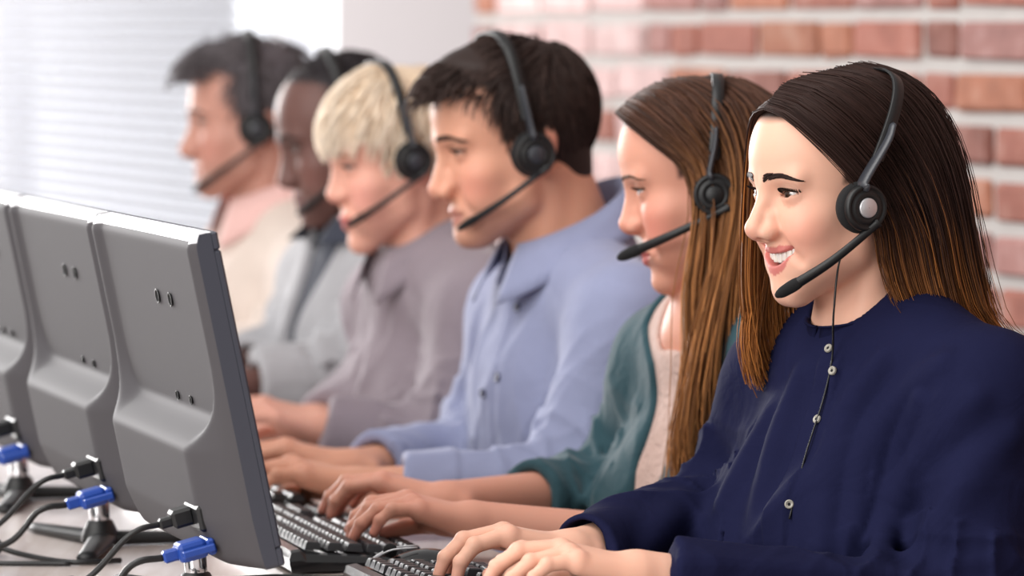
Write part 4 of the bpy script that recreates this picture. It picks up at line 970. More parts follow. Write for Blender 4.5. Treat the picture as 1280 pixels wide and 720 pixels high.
# ------------------------------------------------------------------ clothes
def ridge(x): return (1 - np.abs(np.sin(x))) ** 2
def fold_field(P, p, amp, seed, trunk=1.0):
    """soft drape folds: long diagonal ones on the trunk, rings along the sleeves gathering at the elbows"""
    r = np.random.default_rng(seed); J = P.J; d = np.zeros(len(p), dtype=f32)
    R = P.tr.astype(f32); q = (p - J['nb'].astype(f32)) @ R; x, y, z = q.T
    for i in range(3):
        k = r.uniform(16, 34); a = r.uniform(-0.9, 0.9); ph = r.uniform(0, 6)
        d += ridge(k * (y * math.cos(a) + (z * 0.45) * math.sin(a) + x * 0.3) + 1.6 * np.sin(9 * z + ph) + ph).astype(f32) * f32(amp * 0.55)
    d *= (np.clip((-z - 0.03) / 0.10, 0, 1) * trunk).astype(f32)
    for s_ in ('n', 'f'):
        s0, e, w_ = (J[s_ + c].astype(f32) for c in 'sew')
        for a, b, wn in ((s0, e, 1.0), (e, w_, 1.0)):
            ab = b - a; L2 = ab @ ab; L = math.sqrt(L2); t = (p - a) @ ab / f32(L2); rad = ln(p - a - np.clip(t, 0, 1)[:, None] * ab)
            ax = np.cross(ab, [0, 0.3, 1]); ax = (ax / np.linalg.norm(ax)).astype(f32); sd = (p - a) @ ax
            win = np.exp(-((t - (1.0 if a is s0 else 0.0)) / 0.42) ** 2) * (rad < 0.11) * np.clip((t + 0.15) / 0.2, 0, 1) * np.clip((1.15 - t) / 0.15, 0, 1)
            ph = r.uniform(0, 6)
            d += (ridge(t * L * 62 + sd * 26 + 1.2 * np.sin(sd * 40 + ph) + ph) * win).astype(f32) * f32(amp * 1.1)
            d += (ridge(t * L * 24 - sd * 30 + ph * 2) * (rad < 0.11) * np.clip(t / 0.2, 0, 1) * np.clip((1 - t) / 0.2, 0, 1)).astype(f32) * f32(amp * 0.5)
    return d
def sleeve_sdf(P, p, side, off, t_end, cuff=0.0):
    J = P.J; th = 1.0 if P.H['male'] else 0.86; s_, e, w_ = J[side + 's'], J[side + 'e'], J[side + 'w']
    end = e + (w_ - e) * t_end; dr = (w_ - e) / np.linalg.norm(w_ - e); r_e = 0.042 * th + off; r_w = (0.042 * th * (1 - t_end) + 0.026 * t_end) + off * 0.8
    d = cap(p, tuple(s_), tuple(e), 0.052 * th + off, 0.044 * th + off)
    fa = cap(p, tuple(e), tuple(end + dr * 0.03), r_e, r_w)
    d = smin(d, fa, 0.035)
    pl = (p - end.astype(f32)) @ dr.astype(f32)
    d = np.where(pl > -0.06, smax(d, pl, 0.006), d)
    if cuff > 0: d = np.where(np.abs(pl + 0.03) < 0.034, d - f32(cuff) * np.clip((0.034 - np.abs(pl + 0.03)) / 0.006, 0, 1).astype(f32), d)
    inner = np.maximum(cap(p, tuple(end - dr * 0.03), tuple(end + dr * 0.05), r_w - 0.0045, r_w - 0.0045), -pl - f32(0.03))
    return smax(d, -inner, 0.002)
def garment(P, off=0.009, amp=0.006, seed=1, t_end=(0.95, 0.95), neck_off=0.004, cuff=0.0, trunk=1.0, placket=0.0, pline=(0.0, 0.0), extra=None, sleeves=True, base_off=0.0):
    f, l, u, c, bl, pv = torso_pts(P); R = P.tr.astype(f32); nb = P.J['nb'].astype(f32)
    def g(p):
        d = torso_sdf(P, p, off)
        if sleeves:
            for s_, te in zip(('n', 'f'), t_end): d = smin(d, near(p, tuple(P.J[s_ + 'e']), 0.40, lambda q: sleeve_sdf(P, q, s_, off, te, cuff), 0.08), 0.045)
        d = d - fold_field(P, p, amp, seed, trunk)
        if placket > 0:
            q = (p - nb) @ R; d = d - (np.clip((0.0165 - np.abs(q[:, 1] - (pline[0] * q[:, 2] + pline[1]))) / 0.003, 0, 1) * (q[:, 0] > 0) * np.clip((-q[:, 2]) / 0.02, 0, 1)).astype(f32) * f32(placket)
        if extra is not None: d = extra(p, d)
        if neck_off is not None: d = smax(d, -neck_sdf(P, p, neck_off), 0.006)
        return d * f32(0.75)
    return g
def disc(name, p, nrm, r, th, m, parent, seg=16, dish=True):
    nrm = np.asarray(nrm) / np.linalg.norm(nrm); a = np.cross(nrm, [0, 0, 1.0]); a /= np.linalg.norm(a); b = np.cross(nrm, a)
    prof = [(1.0, -0.6), (1.0, 0.5), (0.86, 1.0), (0.66, 1.0), (0.55, 0.6 if dish else 1.0), (0.2, 0.6 if dish else 1.0)]; t = np.arange(seg) / seg * 2 * PI
    V = np.concatenate([p + nrm * th * h_ + r * q * (np.cos(t)[:, None] * a + np.sin(t)[:, None] * b) for q, h_ in prof] + [(p + nrm * th * prof[-1][1])[None]]); k = np.arange(seg); k2 = (k + 1) % seg; n = len(prof)
    Q = np.concatenate([np.stack([i * seg + k, i * seg + k2, (i + 1) * seg + k2, (i + 1) * seg + k], 1) for i in range(n - 1)] + [np.stack([np.full(seg // 2, n * seg), (n - 1) * seg + k[::2], (n - 1) * seg + (k[::2] + 1) % seg, (n - 1) * seg + (k[::2] + 2) % seg], 1)])
    return link(name, mesh_np(name, V, Q), m, parent)
def collar(P, m, parent, R=0.060, stand=0.028, fall=0.030, point=0.055, gap=0.20, drop=0.030, back=0.0, spread=0.016, fwd=0.01, lift=0.0, name='collar'):
    """turned-down shirt collar (fall > 0) or a plain band (fall = 0) running round the neck"""
    f, l, u = P.tr.T; n = 60; ph = np.linspace(gap, 2 * PI - gap, n); rows = []
    cph = np.cos(ph); front = np.clip(cph, 0, 1) ** 1.5
    cen = P.J['nb'] + u * (0.012 + lift) + f * fwd
    base = cen + np.outer(cph * R * 1.05, f) + np.outer(np.sin(ph) * R, l) + np.outer(-drop * cph + back * np.clip(-cph, 0, 1), u)
    radial = np.outer(cph, f) + np.outer(np.sin(ph), l)
    rows.append(base + radial * 0.010 - u * 0.014); rows.append(base + radial * 0.003)
    rows.append(base + u * stand - radial * 0.001)
    if fall > 0:
        rows.append(base + u * (stand + 0.002) + radial * 0.004)
        fl_ = fall + (point - fall) * front
        for k in (0.35, 0.7, 1.0): rows.append(base + u * (stand + 0.001) + radial * (0.006 + spread * k) - u[None] * (fl_ * k)[:, None] + np.outer(front * k * 0.010, f))
    else: rows.append(base + u * stand + radial * 0.003)
    V = np.concatenate(rows); nr = len(rows); i = np.arange(nr - 1)[:, None] * n; j = np.arange(n - 1)[None]
    Q = np.stack([i + j, i + j + 1, i + n + j + 1, i + n + j], -1).reshape(-1, 4)
    o = link(name, mesh_np(name, V, Q), m, parent); md = o.modifiers.new('thick', 'SOLIDIFY'); md.thickness = 0.0022; md.offset = 0
    return o

# ------------------------------------------------------------------ headsets
def ring_lathe(P, prof, c, axis_sign=1, seg=40, tilt=None):
    t = np.arange(seg) / seg * 2 * PI; V = []
    for r, h_ in prof: V.append(np.stack([c[0] + r * np.cos(t), np.full(seg, c[1] + axis_sign * h_), c[2] + r * np.sin(t)], 1))
    V = np.concatenate(V); k = np.arange(seg); k2 = (k + 1) % seg
    Q = np.concatenate([np.stack([i * seg + k, i * seg + k2, (i + 1) * seg + k2, (i + 1) * seg + k], 1) for i in range(len(prof) - 1)])
    if axis_sign > 0: Q = Q[:, ::-1]
    return from_head(P, V), Q
def headset(P, label, tau=0.0, tip=(0.095, 0.045, -0.095), cup=(0.0, 0.0), cable_pts=None, capm='silver', wide=0.0, top=0.140, r_cup=0.0265, group=None, far=True, boom=True, br=0.0046, box=0.62):
    root = thing('headset', label, 'headset', tuple(from_head(P, (0, 0.0, 0.13))), group)
    cx, cz = cup; yb = 0.081 + wide
    # band over the head
    n = 60; th = np.linspace(0.10, PI - 0.10, n); tt = math.radians(tau); yy = (yb + 0.007) * np.sign(np.cos(th)) * np.abs(np.cos(th)) ** box; zz = top * np.sin(th) ** box; zz = cz + 0.010 + zz * (top - cz - 0.01) / top
    X = np.stack([cx - zz * math.sin(tt), yy, zz * math.cos(tt)], 1)
    T = np.gradient(X, axis=0); T /= np.linalg.norm(T, axis=1)[:, None]; side = np.array([math.cos(tt), 0, math.sin(tt)]); nr = np.cross(T, side); nr *= np.sign((nr * (X - np.array([0, 0, 0.03]))).sum(1))[:, None]
    w_ = np.full(n, 0.0075); pr = [(-1, -0.0012), (-0.85, 0.0016), (0.85, 0.0016), (1, -0.0012)]
    V = np.concatenate([from_head(P, X + side * (w_ * a)[:, None] + nr * b) for a, b in pr]); i = np.arange(4)[:, None] * n; i2 = ((np.arange(4) + 1) % 4)[:, None] * n; j = np.arange(n - 1)[None]
    Q = np.stack([i + j, i2 + j, i2 + j + 1, i + j + 1], -1).reshape(-1, 4); link('headband', mesh_np('headband', V, Q), M['black_plastic'], root)
    for sg in ((1, -1) if far else (1,)):
        c = (cx, sg * yb, cz)
        V, Q = ring_lathe(P, [(0.010, -0.006), (0.018, -0.008), (r_cup, -0.004), (r_cup + 0.0015, 0.002), (r_cup, 0.0075), (r_cup - 0.004, 0.009)], c, sg); link('ear_cushion', mesh_np('ear_cushion', V, Q), M['foam'], root)
        c2 = (cx, sg * (yb + 0.009), cz)
        V, Q = ring_lathe(P, [(r_cup - 0.003, -0.002), (r_cup - 0.001, 0.004), (r_cup - 0.002, 0.0085), (r_cup - 0.0045, 0.0105), (r_cup - 0.0062, 0.0085), (0.0185, 0.0080), (0.0172, 0.0100), (0.0120, 0.0104), (0.0112, 0.0090), (0.0004, 0.0090)], c2, sg)
        ec = link('ear_cup', mesh_np('ear_cup', V, Q), M['black_plastic'], root)
        V, Q = ring_lathe(P, [(0.0108, 0.008), (0.0106, 0.0112), (0.0098, 0.0120), (0.0004, 0.0124)], c2, sg); tag(link('cap', mesh_np('cap', V, Q), M[capm], ec), 'round cap in the middle of the ear cup')
        # yoke that joins band and cup
        e0 = X[0 if sg > 0 else -1]; k = 5 if sg > 0 else n - 6
        yk = np.array([X[k] + np.array([0, sg * 0.003, 0]), e0 * 0.5 + X[k] * 0.5 + np.array([0, sg * 0.004, 0]), np.array([cx, sg * (yb + 0.012), cz + r_cup + 0.001]), np.array([cx, sg * (yb + 0.014), cz + r_cup * 0.72])])
        V, Q = tube_np(from_head(P, catmull(yk, 14)), np.linspace(0.0085, 0.0125, 14) * P.s, 10, flat=0.35, up=P.hr[:, 0]); link('yoke', mesh_np('yoke', V, Q), M['grey_plastic'], root)
    if boom:
        b0 = np.array([cx - 0.008, yb + 0.019, cz - r_cup * 0.72]); tp = np.array(tip); mid = b0 * 0.5 + tp * 0.5 + np.array([0.002, 0.012, -0.001])
        pts = catmull([b0 + (b0 - mid) * 0.04, b0, mid, tp], 40); t = np.linspace(0, 1, 40)
        rad = br * (1.25 - 0.45 * np.sin(np.clip(t / 0.8, 0, 1) * PI) ** 1.0 * 0.6) ; rad = np.where(t > 0.84, br * 1.30, rad); rad[0] = br * 0.5; rad[-1] = br * 0.7
        V, Q = tube_np(from_head(P, pts), rad * P.s, 12, flat=0.75, up=P.hr[:, 1]); bo = link('microphone_boom', mesh_np('microphone_boom', V, Q), M['black_plastic'], root)
        tb = catmull([pts[33], pts[36], pts[39] + (pts[39] - pts[36]) * 0.08], 10); V, Q = tube_np(from_head(P, tb), np.array([0.8, 1.35, 1.5, 1.55, 1.55, 1.5, 1.45, 1.35, 1.1, 0.6]) * br * P.s, 12, flat=0.8, up=P.hr[:, 1]); link('microphone', mesh_np('microphone', V, Q), M['foam'], bo)
    if cable_pts is not None: tube('cord', cable_pts, 0.0011, M['cable'], root, n=60, sides=6)
    return root

# ------------------------------------------------------------------ building the people
def person(key, label, skin, body_h):
    P = PP[key]; base = P.J['nb'].copy(); base[2] = 0.0
    root = thing('person', label, 'person', tuple(base)); lo, hi = bounds(P)
    b = sdf_obj('body', body_sdf(P), lo, hi, body_h, M['skin'], root, lambda V: skin_tint(P, V, **skin), hide=lambda V: covered(P, V))
    P.root = root; P.lo, P.hi = lo, hi
    # trousers down to the floor, seated
    f, l, u, c, bl, pv = torso_pts(P); pz = pv.copy()
    def leg(p):
        d = None
        for sg in (-1, 1):
            h0 = pz + l * sg * 0.085 - u * 0.05; k = h0 + f * 0.40 + l * sg * 0.02; k[2] = 0.47; a = k + f * 0.02; a[2] = 0.10; t = a + f * 0.14; t[2] = 0.035
            q = smin(cap(p, tuple(h0), tuple(k), 0.085, 0.062), cap(p, tuple(k), tuple(a), 0.060, 0.045), 0.03); q = smin(q, cap(p, tuple(a - np.array([0, 0, 0.055])), tuple(t), 0.042, 0.034), 0.02)
            d = q if d is None else smin(d, q, 0.02)
        return smin(d, ell((p - pz.astype(f32)) @ P.tr.astype(f32), (0, 0, -0.02), (0.135, 0.17, 0.12)), 0.05)
    lo2 = np.minimum(pz, pz + f * 0.62) - 0.3; hi2 = np.maximum(pz, pz + f * 0.62) + 0.3; lo2[2] = -0.02; hi2[2] = pz[2] + 0.2
    sdf_obj('trousers', leg, lo2, hi2, 0.014, M['trouser'], root)
    return P, root
M['trouser'] = cloth_mat('trouser', (44, 46, 56))
def cloth_obj(P, name, g, h, m, parent):
    lo = P.lo.copy(); lo[2] = max(0.55, P.J['nb'][2] - 0.52); return sdf_obj(name, g, lo - 0.02, P.hi + 0.02, h, m, parent)
FAIR = dict(base=(231, 180, 156), lips=(196, 104, 102), blush=(222, 140, 124), scalp=(40, 26, 22))

# ---- woman in navy
M['navy'] = cloth_mat('navy_cotton', (25, 27, 55), wr=0.34, wscale=13, sheen=0.0, spec=0.06)
P, root = person('a', 'smiling dark-haired woman in a navy blouse wearing a headset', dict(FAIR), 0.0021)
eyes(P, root, (58, 36, 24), look=(4, -2)); brows(P, root, (44, 28, 24)); teeth(P, root)
BTN = ((1042, 464), (1023, 525), (988, 632), (1037, 436))
ga0 = garment(P, off=0.012, amp=0.0, seed=11); bq = np.array([(march(ga0, bx, by, 3.9, 4.9)[0] - P.J['nb']) @ P.tr for bx, by in BTN])
pl_a = np.polyfit(bq[:, 2], bq[:, 1], 1)
CREASE = [((1180, 452), (1125, 508), (1088, 575), (1072, 665)), ((1105, 448), (1064, 510), (1040, 590), (1026, 690)), ((1000, 470), (976, 540), (957, 620), (946, 690)), ((962, 520), (934, 580), (905, 628)),
          ((1222, 500), (1156, 570), (1116, 650), (1098, 712)), ((1268, 545), (1210, 605), (1172, 695)), ((872, 612), (834, 655), (808, 690)), ((1150, 500), (1135, 590), (1140, 700))]
CR = []
for cr in CREASE:
    pts_ = [march(ga0, x_, y_, 3.9, 4.9) for x_, y_ in cr]; pp_ = catmull([p_ - n_ * 0.0035 for p_, n_ in pts_], 9)
    CR += [(pp_[i], pp_[i + 1], 0.005 + 0.0085 * math.sin(PI * (i + 0.3) / 9.0), 0.005 + 0.0085 * math.sin(PI * (i + 1.3) / 9.0)) for i in range(8)]
def creases(p, d):
    m_ = np.abs(d) < 0.03
    if m_.any():
        q = p[m_]; c_ = None
        for a_, b_2, r0_, r1_ in CR: k_ = cap(q, tuple(a_), tuple(b_2), r0_, r1_); c_ = k_ if c_ is None else np.minimum(c_, k_)
        d = d.copy(); d[m_] = smin(d[m_], c_, 0.022)
    return d
ga = garment(P, off=0.012, amp=0.0075, seed=11, t_end=(0.90, 0.93), placket=0.0042, pline=pl_a, extra=creases, trunk=1.4)
bl_ = cloth_obj(P, 'blouse', ga, 0.0034, M['navy'], root)
collar(P, M['navy'], bl_, R=0.060, stand=0.024, fall=0, gap=0.06, drop=0.022, fwd=0.012, lift=0.002, name='band_collar')
for (bx, by) in BTN:
    p, n = march(ga, bx, by, 3.9, 4.9); bt = disc('button', p + n * 0.0008, n, 0.0047, 0.0016, M['button'], bl_); disc('thread', p + n * 0.0016, n, 0.0017, 0.0004, M['thread'], bt, seg=8)
GN = [[(.091, -.004, .092), (.089, .036, .084), (.066, .066, .054), (.034, .084, .018), (.002, .087, -.022), (-.014, .078, -.085), (-.038, .089, -.138), (-.095, .118, -.166), (-.175, .138, -.196)],
      [(.068, -.002, .118), (.056, .046, .109), (.026, .075, .079), (-.018, .082, .030), (-.046, .090, -.030), (-.064, .092, -.100), (-.084, .102, -.146), (-.140, .126, -.174), (-.220, .140, -.205)],
      [(.026, .0, .130), (.004, .042, .124), (-.026, .069, .096), (-.060, .086, .040), (-.086, .090, -.030), (-.100, .092, -.096), (-.118, .100, -.146), (-.172, .120, -.178), (-.250, .132, -.212)],
      [(-.036, .0, .140), (-.064, .038, .124), (-.094, .060, .086), (-.114, .070, .030), (-.126, .073, -.040), (-.134, .078, -.100), (-.146, .086, -.150), (-.190, .100, -.195), (-.260, .110, -.240)],
      [(-.070, .0, .122), (-.100, .020, .104), (-.122, .022, .060), (-.134, .022, .000), (-.140, .022, -.070), (-.147, .022, -.140), (-.158, .022, -.210), (-.190, .022, -.290), (-.220, .022, -.360)]]
mir = lambda g: [(a, -b, c) for a, b, c in g]
GF = [[(.088, -.002, .088), (.086, -.034, .080), (.081, -.062, .050), (.073, -.080, .000), (.070, -.090, -.060), (.071, -.097, -.120), (.066, -.100, -.165), (.052, -.100, -.205)],
      [(.064, -.002, .112), (.058, -.044, .098), (.050, -.078, .056), (.044, -.090, .000), (.046, -.097, -.060), (.048, -.101, -.120), (.046, -.104, -.175), (.030, -.106, -.225)],
      [(.026, -.002, .130), (.012, -.048, .118), (.002, -.082, .080), (-.004, -.092, .020), (.004, -.098, -.050), (.012, -.102, -.120), (.010, -.106, -.180), (-.005, -.110, -.240)],
      [(-.036, -.002, .140), (-.060, -.042, .118), (-.075, -.075, .080), (-.080, -.085, .020), (-.075, -.090, -.060), (-.065, -.095, -.130), (-.06, -.10, -.19), (-.06, -.105, -.25)],
      mir(GN[4])[:8]]
GF[0][0] = (.091, -.006, .092); GF[0][1] = (.092, -.034, .084)
DK, TP = (50, 31, 26), (176, 112, 56)
yw = lambda P, gs: [from_yaw(P, np.array(g)) for g in gs]
hc = from_yaw(P, (0, 0, 0.02)); gn, gf = yw(P, GN), yw(P, GF)
parts = [sheet(gn, 40, 40, 0.010, hc, DK, TP, (0.62, 1.0)), sheet(gf, 40, 40, 0.010, hc, DK, TP, (0.45, 1.0))]
parts.append(strands(gn, 3400, 18, 0.00085, 0.0004, 0.014, 0.0022, DK, TP, seed=1, center=hc, ombre=(0.52, 0.90), short=0.12, wave=0.003))
parts.append(strands(gf, 1700, 18, 0.00085, 0.0004, 0.014, 0.0024, DK, TP, seed=2, center=hc, ombre=(0.34, 0.95), short=0.5, wave=0.008))
parts.append(strands(gn, 160, 18, 0.00045, 0.0003, -0.004, 0.006, DK, TP, seed=5, center=hc, ombre=(0.60, 1.0), short=0.4, wave=0.006))
V, Q, C = merge(parts); link('hair', mesh_np('hair', V, Q, C), M['hair'], root)
headset(P, 'black headset with a silver ear cap on the woman in the navy blouse', tau=30, cup=(0.029, -0.010), tip=(0.104, 0.033, -0.100), wide=0.006, top=0.150, box=0.52,
        cable_pts=[from_head(P, (0.030, 0.096, -0.040)), at(1052, 320, 4.385), at(1043, 390, 4.385), march(ga, 1041, 445, 3.9, 4.9)[0] + [0, -0.004, 0], march(ga, 1030, 500, 3.9, 4.9)[0] + [0, -0.003, 0], march(ga, 1008, 570, 3.9, 4.9)[0] + [0, -0.003, 0], march(ga, 988, 650, 3.9, 4.9)[0] + [0, -0.003, 0]])

# ---- woman in teal
M['teal'] = cloth_mat('teal_knit', (46, 76, 85), wr=0.3, wscale=22); M['blush_lace'] = cloth_mat('blush_lace', (202, 174, 164), wr=0.5, wscale=60)
P, root = person('b', 'long-haired woman in a teal cardigan bending towards her screen', dict(FAIR, base=(216, 156, 134), blush=(216, 120, 108), lips=(188, 92, 92)), 0.003)
eyes(P, root, (70, 88, 98), look=(0, -8)); brows(P, root, (96, 64, 48), n=90, thick=0.004)
f_, l_, u_, c_, _, _ = torso_pts(P); nbp = P.J['nb']
def vneck(p, d, sgn=1, w0=0.030, k=0.42, depth=0.30):
    q = (p - PP['b'].J['nb'].astype(f32)) @ PP['b'].tr.astype(f32); x, y, z = q.T
    wv = np.clip(0.008 + 0.045 * np.clip(1 + z / 0.05, 0, 1) + (z + depth) * 0.16, 0, 0.09)
    cut = np.maximum(np.maximum(np.abs(y) - wv, -(z + depth)), -x).astype(f32)
    return smax(d, -cut, 0.006)
gb = garment(P, off=0.012, amp=0.006, seed=12, t_end=(0.40, 0.52), extra=vneck, cuff=0.002)
cloth_obj(P, 'cardigan', gb, 0.0042, M['teal'], root)
gb2 = garment(P, off=0.006, amp=0.004, seed=13, sleeves=False, neck_off=0.012)
cloth_obj(P, 'top', gb2, 0.0048, M['blush_lace'], root)
GN2 = [[(.110, .0, .082), (.097, .050, .069), (.061, .079, .041), (.022, .086, .008), (.012, .094, -.050), (.028, .102, -.120), (.036, .112, -.200), (.046, .122, -.290), (.036, .118, -.350)],
       [(.078, .0, .108), (.062, .052, .105), (.030, .085, .079), (-.004, .092, .030), (-.012, .100, -.040), (.000, .108, -.120), (.010, .116, -.200), (.018, .124, -.290), (.014, .120, -.350)],
       [(.034, .0, .123), (.012, .046, .116), (-.020, .080, .090), (-.040, .094, .030), (-.044, .100, -.040), (-.038, .108, -.120), (-.030, .116, -.200), (-.022, .120, -.280), (-.022, .115, -.345)],
       [(-.030, .0, .122), (-.056, .040, .108), (-.086, .065, .080), (-.100, .075, .020), (-.100, .085, -.050), (-.094, .090, -.130), (-.085, .092, -.200), (-.080, .092, -.280), (-.080, .088, -.340)],
       [(-.060, .0, .112), (-.090, .020, .090), (-.112, .022, .060), (-.124, .022, .000), (-.128, .022, -.070), (-.132, .022, -.140), (-.138, .022, -.210), (-.150, .022, -.280), (-.160, .022, -.340)]]
GF2 = [[(a - 0.012 * (i > 2), -b, c) for i, (a, b, c) in enumerate(g)] for g in GN2]
DK2, TP2 = (72, 46, 34), (172, 116, 68)
hc = from_yaw(P, (0, 0, 0.02)); gn, gf = yw(P, GN2), yw(P, GF2)
parts = [sheet(gn, 30, 34, 0.010, hc, DK2, TP2, (0.35, 0.9)), sheet(gf, 30, 34, 0.010, hc, DK2, TP2, (0.35, 0.9)),
         strands(gn, 2100, 17, 0.0011, 0.0005, 0.016, 0.0052, DK2, TP2, seed=3, center=hc, ombre=(0.28, 0.80), short=0.4, wave=0.016, colvar=0.45),
         strands(gf, 500, 17, 0.0012, 0.0005, 0.012, 0.0030, DK2, TP2, seed=4, center=hc, ombre=(0.32, 0.85), short=0.25, wave=0.005)]
V, Q, C = merge(parts); link('hair', mesh_np('hair', V, Q, C), M['hair'], root)
headset(P, 'black headset half hidden in the brown hair of the woman in the teal cardigan', tau=16, cup=(0.0, -0.012), tip=(0.124, 0.046, -0.064), wide=0.006, top=0.128, capm='black_plastic')

# ---- man in light blue shirt
M['lightblue'] = cloth_mat('lightblue_cotton', (142, 148, 178), wr=0.25)
P, root = person('c', 'dark-haired young man in a light blue shirt looking down at his screen', dict(FAIR, base=(216, 158, 132), lips=(186, 110, 104), scalp=(46, 34, 30), stub=((168, 124, 106), 0.45)), 0.003)
eyes(P, root, (60, 44, 34), look=(0, -14)); brows(P, root, (56, 40, 34), n=120)
gc = garment(P, off=0.014, amp=0.006, seed=14, t_end=(0.80, 0.84), placket=0.002, cuff=0.003)
sh = cloth_obj(P, 'shirt', gc, 0.0042, M['lightblue'], root); collar(P, M['lightblue'], sh, R=0.073, stand=0.036, fall=0.044, point=0.075, gap=0.30, drop=0.038, back=0.006, fwd=0.008, lift=0.012, spread=0.026)
for (bx, by) in ((647, 384), (622, 472), (604, 492)):
    p, n = march(gc, bx, by, 4.9, 6.0); disc('button', p + n * 0.0008, n, 0.0058, 0.0018, M['dark_button'], sh)
def lift_c(q): return 0.0115 + 0.003 * np.clip((q[:, 2] - 0.05) / 0.07, 0, 1) + 0.024 * np.clip((q[:, 0] - 0.02) / 0.06, 0, 1) * np.clip((q[:, 2] - 0.05) / 0.02, 0, 1) - 0.004 * np.clip((0.0 - q[:, 2]) / 0.05, 0, 1)
def flow_c(q):
    top = np.clip((q[:, 2] - 0.05) / 0.05, 0, 1)[:, None]; return top * np.array([1.0, 0.25, -0.1]) + (1 - top) * np.array([0.15, 0, -1.0]) - np.clip(-q[:, 0:1] / 0.06, 0, 1) * np.array([0.9, 0, 0.7])
DKc = (46, 34, 31)
parts = [cap_shell(P, lift_c, DKc), short_hair(P, 2800, lambda q: 0.024 + 0.036 * np.clip((q[:, 2] - 0.03) / 0.08, 0, 1) * np.clip((0.075 - q[:, 0]) / 0.05, 0.25, 1), lift_c, flow_c, DKc, (66, 50, 45), seed=7, noise=0.18)]
V, Q, C = merge(parts); link('hair', mesh_np('hair', V, Q, C), M['hair'], root)
headset(P, 'black headset on the dark-haired man in the light blue shirt', tau=-2, cup=(0.006, -0.006), tip=(0.098, 0.036, -0.084), top=0.143, wide=0.004, capm='grey_plastic', br=0.0034)

# ---- blonde woman
M['mauve'] = cloth_mat('mauve_cotton', (138, 127, 135), wr=0.25)
P, root = person('d', 'woman with a short blonde bob in a mauve grey shirt', dict(FAIR, base=(222, 166, 146), blush=(224, 146, 136), scalp=(206, 176, 140)), 0.004)
eyes(P, root, (80, 90, 100), look=(0, -14)); brows(P, root, (170, 132, 100), n=60, thick=0.004)
gd = garment(P, off=0.016, amp=0.008, seed=15, t_end=(0.96, 0.92), placket=0.002, cuff=0.003)
sh = cloth_obj(P, 'shirt', gd, 0.005, M['mauve'], root); collar(P, M['mauve'], sh, R=0.068, stand=0.026, fall=0.036, point=0.078, gap=0.45, drop=0.040, fwd=0.012, lift=0.012)
def mask_d(q, H):
    x, y, z = q[:, 0], np.abs(q[:, 1]), q[:, 2]; return np.where(x > 0.035, z - 0.044 + 0.35 * np.clip(y - 0.04, 0, 1), np.where(x > 0.0, z + 0.002, z + 0.050))
def lift_d(q): return 0.014 + 0.008 * np.clip((q[:, 2] - 0.02) / 0.08, 0, 1)
def flow_d(q):
    v = q - np.array([-0.035, 0, 0.13]); v[:, 2] -= 0.03; return v * np.array([1.0, 1.0, 1.0]) * 12
BL, BT = (226, 204, 178), (248, 234, 216)
parts = [cap_shell(P, lift_d, BL, mask=mask_d), short_hair(P, 2200, lambda q: 0.028 + 0.03 * np.clip((q[:, 2] - 0.05) / 0.04, 0, 1), lift_d, flow_d, BL, BT, r0=0.0014, seed=8, mask=mask_d, noise=0.12)]
V, Q, C = merge(parts); link('hair', mesh_np('hair', V, Q, C), M['hair'], root)
headset(P, 'black headset on the blonde woman in the mauve grey shirt', tau=-2, cup=(0.004, 0.006), tip=(0.100, 0.036, -0.074), top=0.148, wide=0.006, capm='grey_plastic', br=0.0036)

# ---- man in grey hoodie
M['hoodie'] = cloth_mat('grey_jersey', (164, 164, 168), wr=0.35, wscale=18); M['charcoal'] = cloth_mat('charcoal_jersey', (58, 62, 74))
P, root = person('e', 'dark-skinned man with cropped black hair in a grey hooded jacket', dict(base=(104, 74, 68), lips=(112, 74, 72), blush=(128, 84, 76), scalp=(44, 38, 40), under=(70, 48, 44)), 0.0045)
eyes(P, root, (36, 24, 20), look=(0, -10)); brows(P, root, (30, 24, 24), n=70)
def openfront(p, d):
    q = (p - PP['e'].J['nb'].astype(f32)) @ PP['e'].tr.astype(f32); x, y, z = q.T
    return smax(d, -np.maximum(np.maximum(np.abs(y) - (0.030 + 0.030 * np.clip(1 + z / 0.1, 0, 1)), -(z + 0.34)), -x).astype(f32), 0.008)
ge = garment(P, off=0.020, amp=0.009, seed=16, t_end=(0.93, 0.93), extra=openfront, cuff=0.002)
cloth_obj(P, 'hooded_jacket', ge, 0.0055, M['hoodie'], root)
cloth_obj(P, 'undershirt', garment(P, off=0.008, amp=0.003, seed=17, sleeves=False, neck_off=0.003), 0.006, M['charcoal'], root)
collar(P, M['charcoal'], root, R=0.074, stand=0.030, fall=0.050, point=0.03, gap=0.55, drop=0.020, back=0.012, spread=0.03, name='hood')
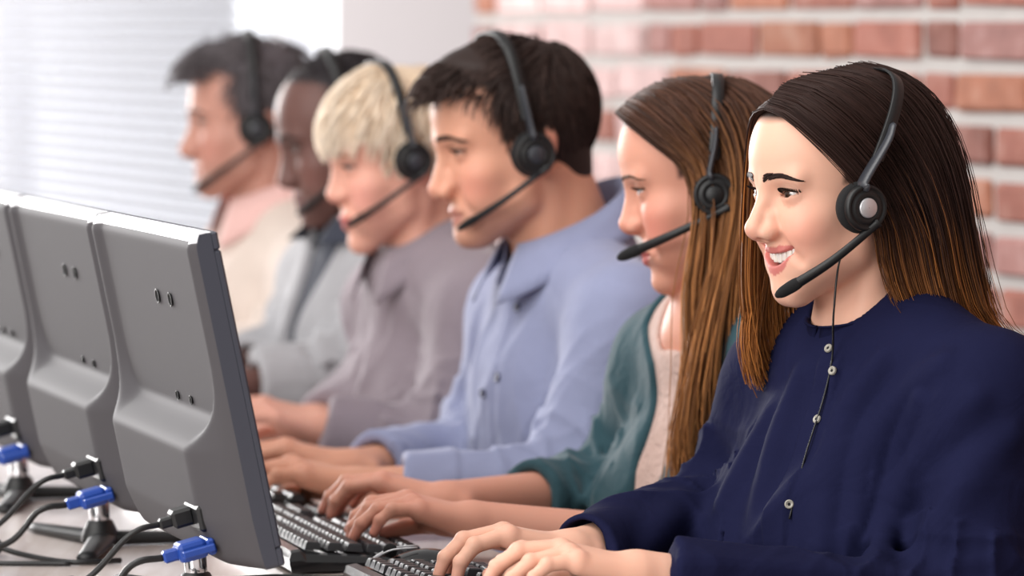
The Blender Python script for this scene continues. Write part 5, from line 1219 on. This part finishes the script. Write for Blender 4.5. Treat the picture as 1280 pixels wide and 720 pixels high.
parts = [cap_shell(P, lambda q: 0.006 + 0 * q[:, 2], (40, 35, 38)), short_hair(P, 1800, lambda q: 0.008 + 0 * q[:, 2], lambda q: 0.006 + 0 * q[:, 2], lambda q: np.tile([0.2, 0, -0.5], (len(q), 1)), (38, 33, 36), (46, 40, 42), seed=9, nseg=4, noise=0.8)]
V, Q, C = merge(parts); link('hair', mesh_np('hair', V, Q, C), M['hair'], root)
headset(P, 'black headset on the man in the grey hooded jacket', tau=-2, cup=(0.004, -0.004), tip=(0.100, 0.036, -0.085), top=0.140, capm='grey_plastic', br=0.0036)

# ---- man in cream shirt
M['cream'] = cloth_mat('cream_cotton', (214, 200, 190), wr=0.3); M['pinkish'] = cloth_mat('pink_cotton', (224, 184, 178))
P, root = person('f', 'man with wavy dark hair greyed for haze in a cream shirt beside the window', dict(FAIR, base=(192, 142, 126), lips=(166, 106, 98), blush=(192, 124, 110), scalp=(74, 68, 70), stub=((168, 124, 110), 0.35)), 0.0045)
eyes(P, root, (60, 50, 44), look=(0, -4)); brows(P, root, (66, 56, 54), n=80)
gf_ = garment(P, off=0.016, amp=0.007, seed=18, t_end=(0.93, 0.93), placket=0.002, cuff=0.003)
sh = cloth_obj(P, 'shirt', gf_, 0.0055, M['cream'], root); collar(P, M['pinkish'], sh, R=0.074, stand=0.034, fall=0.044, point=0.080, gap=0.35, drop=0.034, fwd=0.008, lift=0.018)
def lift_f(q): return 0.010 + 0.012 * np.clip((q[:, 2] - 0.05) / 0.06, 0, 1) + 0.026 * np.clip((q[:, 0] - 0.02) / 0.06, 0, 1) * np.clip((q[:, 2] - 0.05) / 0.02, 0, 1)
DKf = (88, 82, 86)  # dark hair lifted to grey, haze put into its colour
parts = [cap_shell(P, lift_f, DKf), short_hair(P, 1900, lambda q: 0.024 + 0.03 * np.clip((q[:, 2] - 0.03) / 0.08, 0, 1) * np.clip((0.075 - q[:, 0]) / 0.05, 0.25, 1), lift_f, flow_c, DKf, (112, 106, 108), r0=0.0014, seed=10, noise=0.6)]
V, Q, C = merge(parts); link('hair', mesh_np('hair', V, Q, C), M['hair'], root)
headset(P, 'black headset on the man in the cream shirt', tau=0, cup=(0.002, -0.004), tip=(0.100, 0.034, -0.100), top=0.152, capm='grey_plastic', br=0.0040)
